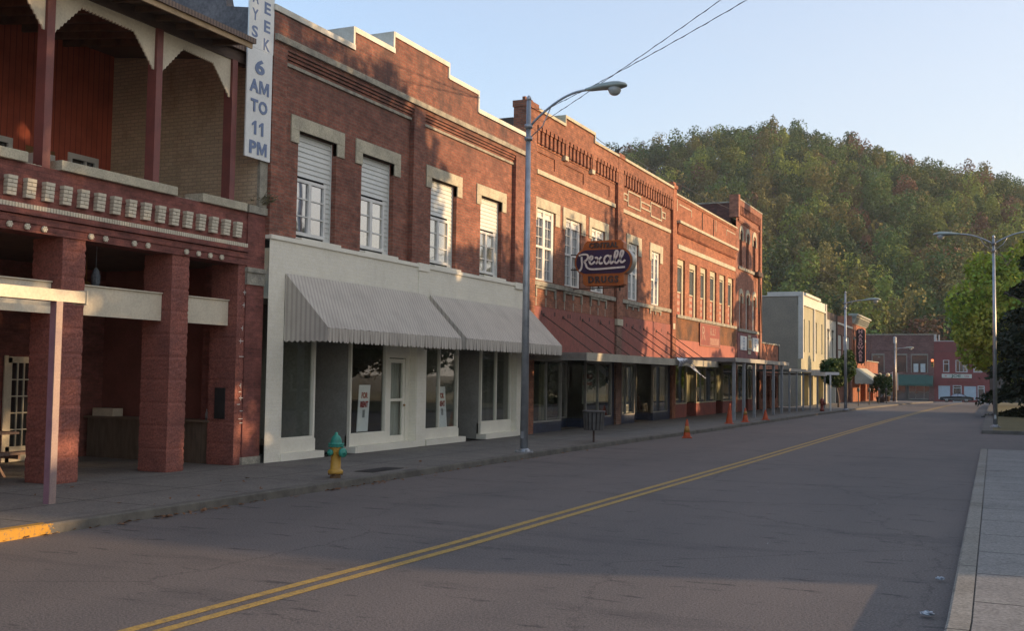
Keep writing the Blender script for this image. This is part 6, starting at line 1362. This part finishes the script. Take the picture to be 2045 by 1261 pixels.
# service drops from the pole across the street to the drugstore parapet
wire('upper of the pair of twisted service wires running to the drugstore parapet', [(FX+.1, 31.3, 10.0), (9.0, 10.0, 12.9)], .35, .008, 90, True)
wire('lower of the pair of twisted service wires running to the drugstore parapet', [(FX+.1, 31.3, 10.36), (9.0, 10.0, 11.5)], .5, .008, 90, True)
wire('thin wire running off along the roofs from the bird on the parapet', [(FX-.1, 35.9, 10.75), (FX-.05, 38.7, 10.62), (FX-.3, 58.5, 11.2), (-10.5, 120, 8.6)], .12, .012)
up = thing('utility_pole', 'wooden utility pole on the near side of the street holding the twisted wires', 'utility pole', (9.0, 10.0, 0)); mb = MB(); mb.tube([(0, 0, -.1), (0, 0, 13.3)], [.17, .12], 10); build('pole', mb, pm('bark', (.13, .10, .075)), up, True, loc=(0, 0, 0)); mb = MB(); mb.box(-.05, .05, -.9, .9, 12.6, 12.72); build('crossarm', mb, pm('bark', (.13, .10, .075)), up, loc=(0, 0, 0))

# bird perched on the pier between the drugstore bays
bd = thing('bird', 'small dark bird perched on the brick pier between the two drugstore bays', 'bird', (FX+.0, 38.8, 10.42))
def skin(name, vs, es, rad, mat, parent, sub=2):
    me = bpy.data.meshes.new(name); me.from_pydata(vs, es, []); o = bpy.data.objects.new(name, me); link(o, parent)
    sk = o.modifiers.new('skin', 'SKIN'); sk.use_smooth_shade = True; me.skin_vertices if me.skin_vertices else None
    if not me.skin_vertices: bpy.context.view_layer.update()
    for i, r_i in enumerate(rad): me.skin_vertices[0].data[i].radius = r_i if isinstance(r_i, tuple) else (r_i, r_i)
    me.skin_vertices[0].data[0].use_root = True
    ss = o.modifiers.new('sub', 'SUBSURF'); ss.levels = sub; ss.render_levels = sub; me.materials.append(mat); return o
vs = [(0, 0, .13), (.07, -.0, .16), (.115, 0, .215), (.14, 0, .255), (.185, 0, .25), (-.08, 0, .11), (-.16, 0, .085), (-.25, 0, .07), (.01, .03, .06), (.02, .03, .0), (.01, -.03, .06), (.02, -.03, .0)]
es = [(0, 1), (1, 2), (2, 3), (3, 4), (0, 5), (5, 6), (6, 7), (0, 8), (8, 9), (0, 10), (10, 11)]
try: skin('body', vs, es, [(.065, .06), .055, .03, .036, .008, (.05, .045), (.035, .016), (.04, .006), .012, .007, .012, .007], pm('bird_feathers', (.07, .065, .06), (.04, .038, .036), 20, .7, obj=True), bd)
except Exception as ex: print('skin', ex)

# ---------------------------------------------------------------- parked car
def sedan(lab, loc, rz, col):
    t = thing('parked_car', lab, 'car', loc, None, rz)
    paint = pm('dark_blue_paint', col, tuple(c*.9 for c in col), 2, .25, 0, metal=.3, obj=True)
    L, Wd = 4.9, 1.78
    body = [(-2.45, .38), (-2.47, .62), (-2.40, .80), (-1.55, .90), (-.9, .95), (1.15, .96), (1.75, .92), (2.35, .84), (2.46, .70), (2.46, .40), (2.30, .30), (1.85, .28), (1.78, .48), (1.62, .62), (1.42, .66), (1.22, .62), (1.06, .48), (.99, .25), (-1.0, .25), (-1.07, .48), (-1.23, .62), (-1.43, .66), (-1.63, .62), (-1.79, .48), (-1.86, .28), (-2.30, .28)]
    mb = MB(); mb.prism(body, 1, -Wd/2, Wd/2); build('body', mb, paint, t, loc=(0, 0, 0), bevel=.05)
    mb = MB(); n0 = [(-.95, .93), (-.30, 1.33), (.75, 1.36), (1.55, .94)]
    lo, hi = .80, .62
    v = [(-.98, -lo, .93), (-.30, -hi, 1.34), (.72, -hi, 1.36), (1.55, -lo, .94), (-.98, lo, .93), (-.30, hi, 1.34), (.72, hi, 1.36), (1.55, lo, .94)]
    mb.v = v; mb.f = [(0, 3, 2, 1), (4, 5, 6, 7), (0, 1, 5, 4), (2, 3, 7, 6), (1, 2, 6, 5), (0, 4, 7, 3)]; build('greenhouse', mb, glass_dark('car_glass', fac=.3), t, loc=(0, 0, 0), bevel=.03)
    mb = MB(); mb.box(-.28, .74, -.63, .63, 1.335, 1.385); build('roof', mb, paint, t, loc=(0, 0, 0), bevel=.02)
    for s in (-1, 1):
        mb = MB()
        for (x0, x1, xa, xb) in ((-1.0, -.92, -.32, -.24), (.18, .26, .16, .24), (1.42, 1.56, .68, .78)):
            k = len(mb.v); mb.v += [(x0, s*.815, .93), (x1, s*.815, .93), (xb, s*.635, 1.36), (xa, s*.635, 1.36)]; mb.f.append((k, k+1, k+2, k+3))
        build('pillar', mb, paint, t, loc=(0, 0, 0))
    tyre = pm('tyre_rubber', (.02, .02, .02), None, 8, .85, obj=True); rim = pm('wheel_rim', (.34, .34, .33), None, 8, .35, metal=.6, obj=True)
    for x in (-1.43, 1.42):
        for s in (-1, 1):
            mb = MB(); y0 = s*.68; mb.lathe([(.27, y0), (.325, y0+s*.02), (.33, y0+s*.16), (.29, y0+s*.20), (.2, y0+s*.2)], (x, 0, .33), 20, axis=1); wh = build('wheel', mb, tyre, t, True, loc=(0, 0, 0))
            mb = MB(); mb.lathe([(.21, y0+s*.19), (.20, y0+s*.215), (.07, y0+s*.19), (.05, y0+s*.22)], (x, 0, .33), 16, axis=1); build('rim', mb, rim, wh, True, loc=(0, 0, 0))
    for s in (-1, 1):
        mb = MB(); mb.box(-2.49, -2.40, s*.78-.12, s*.78+.10, .62, .76); build('headlight', mb, pm('lamp_clear', (.5, .52, .5), None, 3, .2), t, loc=(0, 0, 0)); mb = MB(); mb.box(2.40, 2.49, s*.74-.16, s*.74+.14, .64, .78); build('tail_light', mb, pm('lamp_red', (.30, .03, .03), None, 3, .3), t, loc=(0, 0, 0))
    mb = MB(); mb.box(-1.9, 2.2, -.895, -.885, .50, .54); build('side_trim', mb, greymetal, t, loc=(0, 0, 0))
    return t
sedan('dark blue sedan parked side-on before the red building', (-7.55, 184.5, gz(184)), 0, (.012, .022, .028))

# ---------------------------------------------------------------- trees
DK = [(.022, .032, .014), (.030, .040, .016), (.017, .025, .012), (.036, .042, .016)]
YG = [(.27, .33, .035), (.38, .38, .045), (.13, .22, .03), (.34, .30, .045), (.18, .27, .04)]
OL = [(.07, .085, .03), (.10, .10, .03), (.05, .065, .025)]
tree('broadleaf_tree', 'yellow-green autumn tree rising behind the twin-armed lamp', 'tree', (2.6, 104, gz(104)+.1), 4.0, (-.3, 0, 7.7), (8.0, 6.5, 7.2), 46000, YG, .19, 70, trunk_r=.35, spread=(.2, .7), size=(.16, .22))
tree('conifer', 'dark evergreen with drooping boughs at the right edge, behind the lamp', 'tree', (3.1, 66, .1), 5, (0, 0, 8.1), (4.4, 4.4, 7.6), 60000, DK, .16, 20, kind='conifer', trunk_r=.25)
tree('evergreen', 'low dark evergreen mass on the grass just behind the twin-armed lamp', 'tree', (4.9, 74, .05), 2.5, (0, 0, 3.8), (5.2, 5.0, 3.8), 30000, DK, .16, 40, trunk_r=.2, spread=(.3, .6), size=(.2, .22))
tree('broadleaf_tree', 'olive tree standing behind the dark evergreens at the far right', 'tree', (11.0, 112, gz(112)), 4, (0, 0, 7.5), (6, 6, 5.5), 14000, OL, .26, 20, trunk_r=.3)
# belt of trees right behind the buildings that close the street
bt = [(-38, 226, 15, 0), (-30, 218, 12, 1), (-24, 222, 14, 0), (-17, 214, 12.5, 2), (-11, 220, 15, 0), (-5, 213, 13, 0), (1, 221, 16, 1), (8, 214, 14, 0), (16, 222, 16, 1), (-46, 216, 13, 0), (-55, 222, 15, 1), (-64, 218, 14, 0)]
pal = [[(.035, .045, .022), (.045, .055, .025)], [(.075, .085, .03), (.09, .09, .035)], [(.09, .07, .035), (.07, .06, .03)]]
nm = ['dark green tree', 'olive tree', 'brownish tree']
for i, (x, y, h, c) in enumerate(bt):
    tree('background_tree', nm[c]+' in the belt of trees behind the street-end buildings', 'tree', (x, y, -1.6), h*.3, (0, 0, h*.6), (h*.34, h*.34, h*.42), 5200, pal[c], .42, 12, 'trees behind the street-end buildings', trunk_r=.3, limbs=4)
# near-side street trees, which shade the street and stand mirrored in the windows
NT = [(10.5, 22.7, 16.5, 5.2, 8200), (10.0, 28.2, 14.5, 4.6, 22000), (9.0, 35.2, 9.4, 3.9, 14000), (10.0, 46.5, 13.2, 3.3, 7000), (9.5, 42.0, 10.8, 3.3, 10500), (9.0, 54.0, 7.0, 3.4, 7000), (9.5, 61.5, 7.0, 3.4, 7000)]
lb = ['tallest leafy tree across the street from the porch building', 'big leafy tree across from the awning building', 'small leafy tree across from the lamp and drugstore', 'tall thin-leaved tree across from the right drugstore bay', 'slim leafy tree across from the projecting sign', 'low round tree across from the six-window building', 'low round tree across from the tall narrow building']
for (x, y, h, r, n), l_ in zip(NT, lb):
    tree('street_tree', l_, 'tree', (x, y, .1), h*.35, (0, 0, h*.56), (r, r, h*.45), n, OL, .24, 24, trunk_r=.22)

# ---------------------------------------------------------------- fallen leaves and litter
random.seed(21)
lf = pm('dead_leaf', (.20, .09, .035), (.10, .05, .025), 25, .8); 
mb = MB()
for i in range(150):
    y = random.choice([random.uniform(9, 24), random.gauss(15.5, 1.2), random.gauss(11.5, .8), random.uniform(8, 32)]); x = curbx(y)+abs(random.gauss(0, .10))+.03; z = gz(y)+.01; s = random.uniform(.02, .055); a = random.uniform(0, PI)
    if random.random() < .15: x = random.uniform(-13, -10.3); z = .125
    c_, s_ = math.cos(a)*s, math.sin(a)*s
    mb.quad((x-c_, y-s_, z), (x+s_*.7, y-c_*.7, z+random.uniform(0, .03)), (x+c_, y+s_, z+random.uniform(.005, .03)), (x-s_*.7, y+c_*.7, z+.008))
tag(build('fallen_leaves', mb, lf, None), 'brown fallen leaves scattered along the left kerb', 'leaves', kind='stuff')
mb = MB()
for i in range(46):
    y = random.uniform(7.5, 26); x = rcx(y)-abs(random.gauss(0, .22))-.06
    s = random.uniform(.006, .022)
    if random.random() < .2: x = random.uniform(-4, -1); s = .006; mb.quad((x-s, y-s, .008), (x+s, y-s*.6, .02), (x+s*.7, y+s, .01+random.random()*.02), (x-s, y+s*.8, .012))
tag(build('paper_scraps', mb, pm('paper_scrap', (.5, .52, .52), (.35, .36, .36), 20, .8), None), 'small pale paper scraps and grit along the near kerb', 'litter', kind='stuff')
def crumple(lab, x, y, r):
    mb = MB(); n = 9; m_ = 6
    for i in range(m_+1):
        for j in range(n):
            a = 2*PI*j/n; b_ = PI*i/m_-PI/2; q = r*random.uniform(.65, 1.15); mb.v.append((x+q*1.5*math.cos(a)*math.cos(b_), y+q*math.sin(a)*math.cos(b_), max(.006, .02+q*.6*(1+math.sin(b_))*.7)))
    for i in range(m_):
        for j in range(n): mb.f.append((i*n+j, i*n+(j+1) % n, (i+1)*n+(j+1) % n, (i+1)*n+j))
    return tag(build('crumpled_wrapper', mb, pm('wrapper', (.50, .54, .58), (.12, .13, .16), 30, .4), None), lab, 'litter')
crumple('largest crumpled wrapper in the near gutter, at the bottom right', -.62, 9.55, .045); crumple('smaller crumpled wrapper in the near gutter, higher up', -.62, 11.3, .035)
mb = MB(); mb.box(-10.9, -10.5, 16.9, 18.0, .121, .127); tag(build('pavement_grate', mb, blackm, None), 'narrow dark grate in the left pavement beside the yellow hydrant', 'grate')

# ---------------------------------------------------------------- evening haze between here and the hill
mb = MB(); mb.box(-700, 420, -60, 760, -4, 175)
m, n, l, b = nodes('haze_air'); n.remove(b); pv = n.new('ShaderNodeVolumePrincipled')
pv.inputs['Color'].default_value = (.84, .86, .88, 1); pv.inputs['Density'].default_value = .00019; pv.inputs['Anisotropy'].default_value = .2
l.new(pv.outputs[0], n['Material Output'].inputs['Volume'])
struct('haze', mb, m, kind='stuff')

# unseen low row added across the street to keep the road in shade
OP = thing('added_shade_row', 'low tan brick row added out of view behind the leafy trees to shade the road', 'building', (14, 40, .1))
mb = MB(); mb.box(14, 24, 19, 62, 0, 5.0); build('wall', mb, brick('tan_brick', (.30, .22, .15), (.25, .18, .12), (.28, .24, .19)), OP)
mb = MB(); mb.box(13.9, 24.1, 18.9, 62.1, 5.0, 5.15); build('coping', mb, cream, OP)
for i in range(8):
    y = 20.5+i*5.1; mb = MB(); mb.box(13.94, 13.99, y, y+3.2, .7, 2.9); fr = build('window', mb, white, OP); mb = MB(); mb.box(13.92, 13.935, y+.15, y+3.05, .85, 2.75); build('pane', mb, glass_dark('glass_dim'), fr)
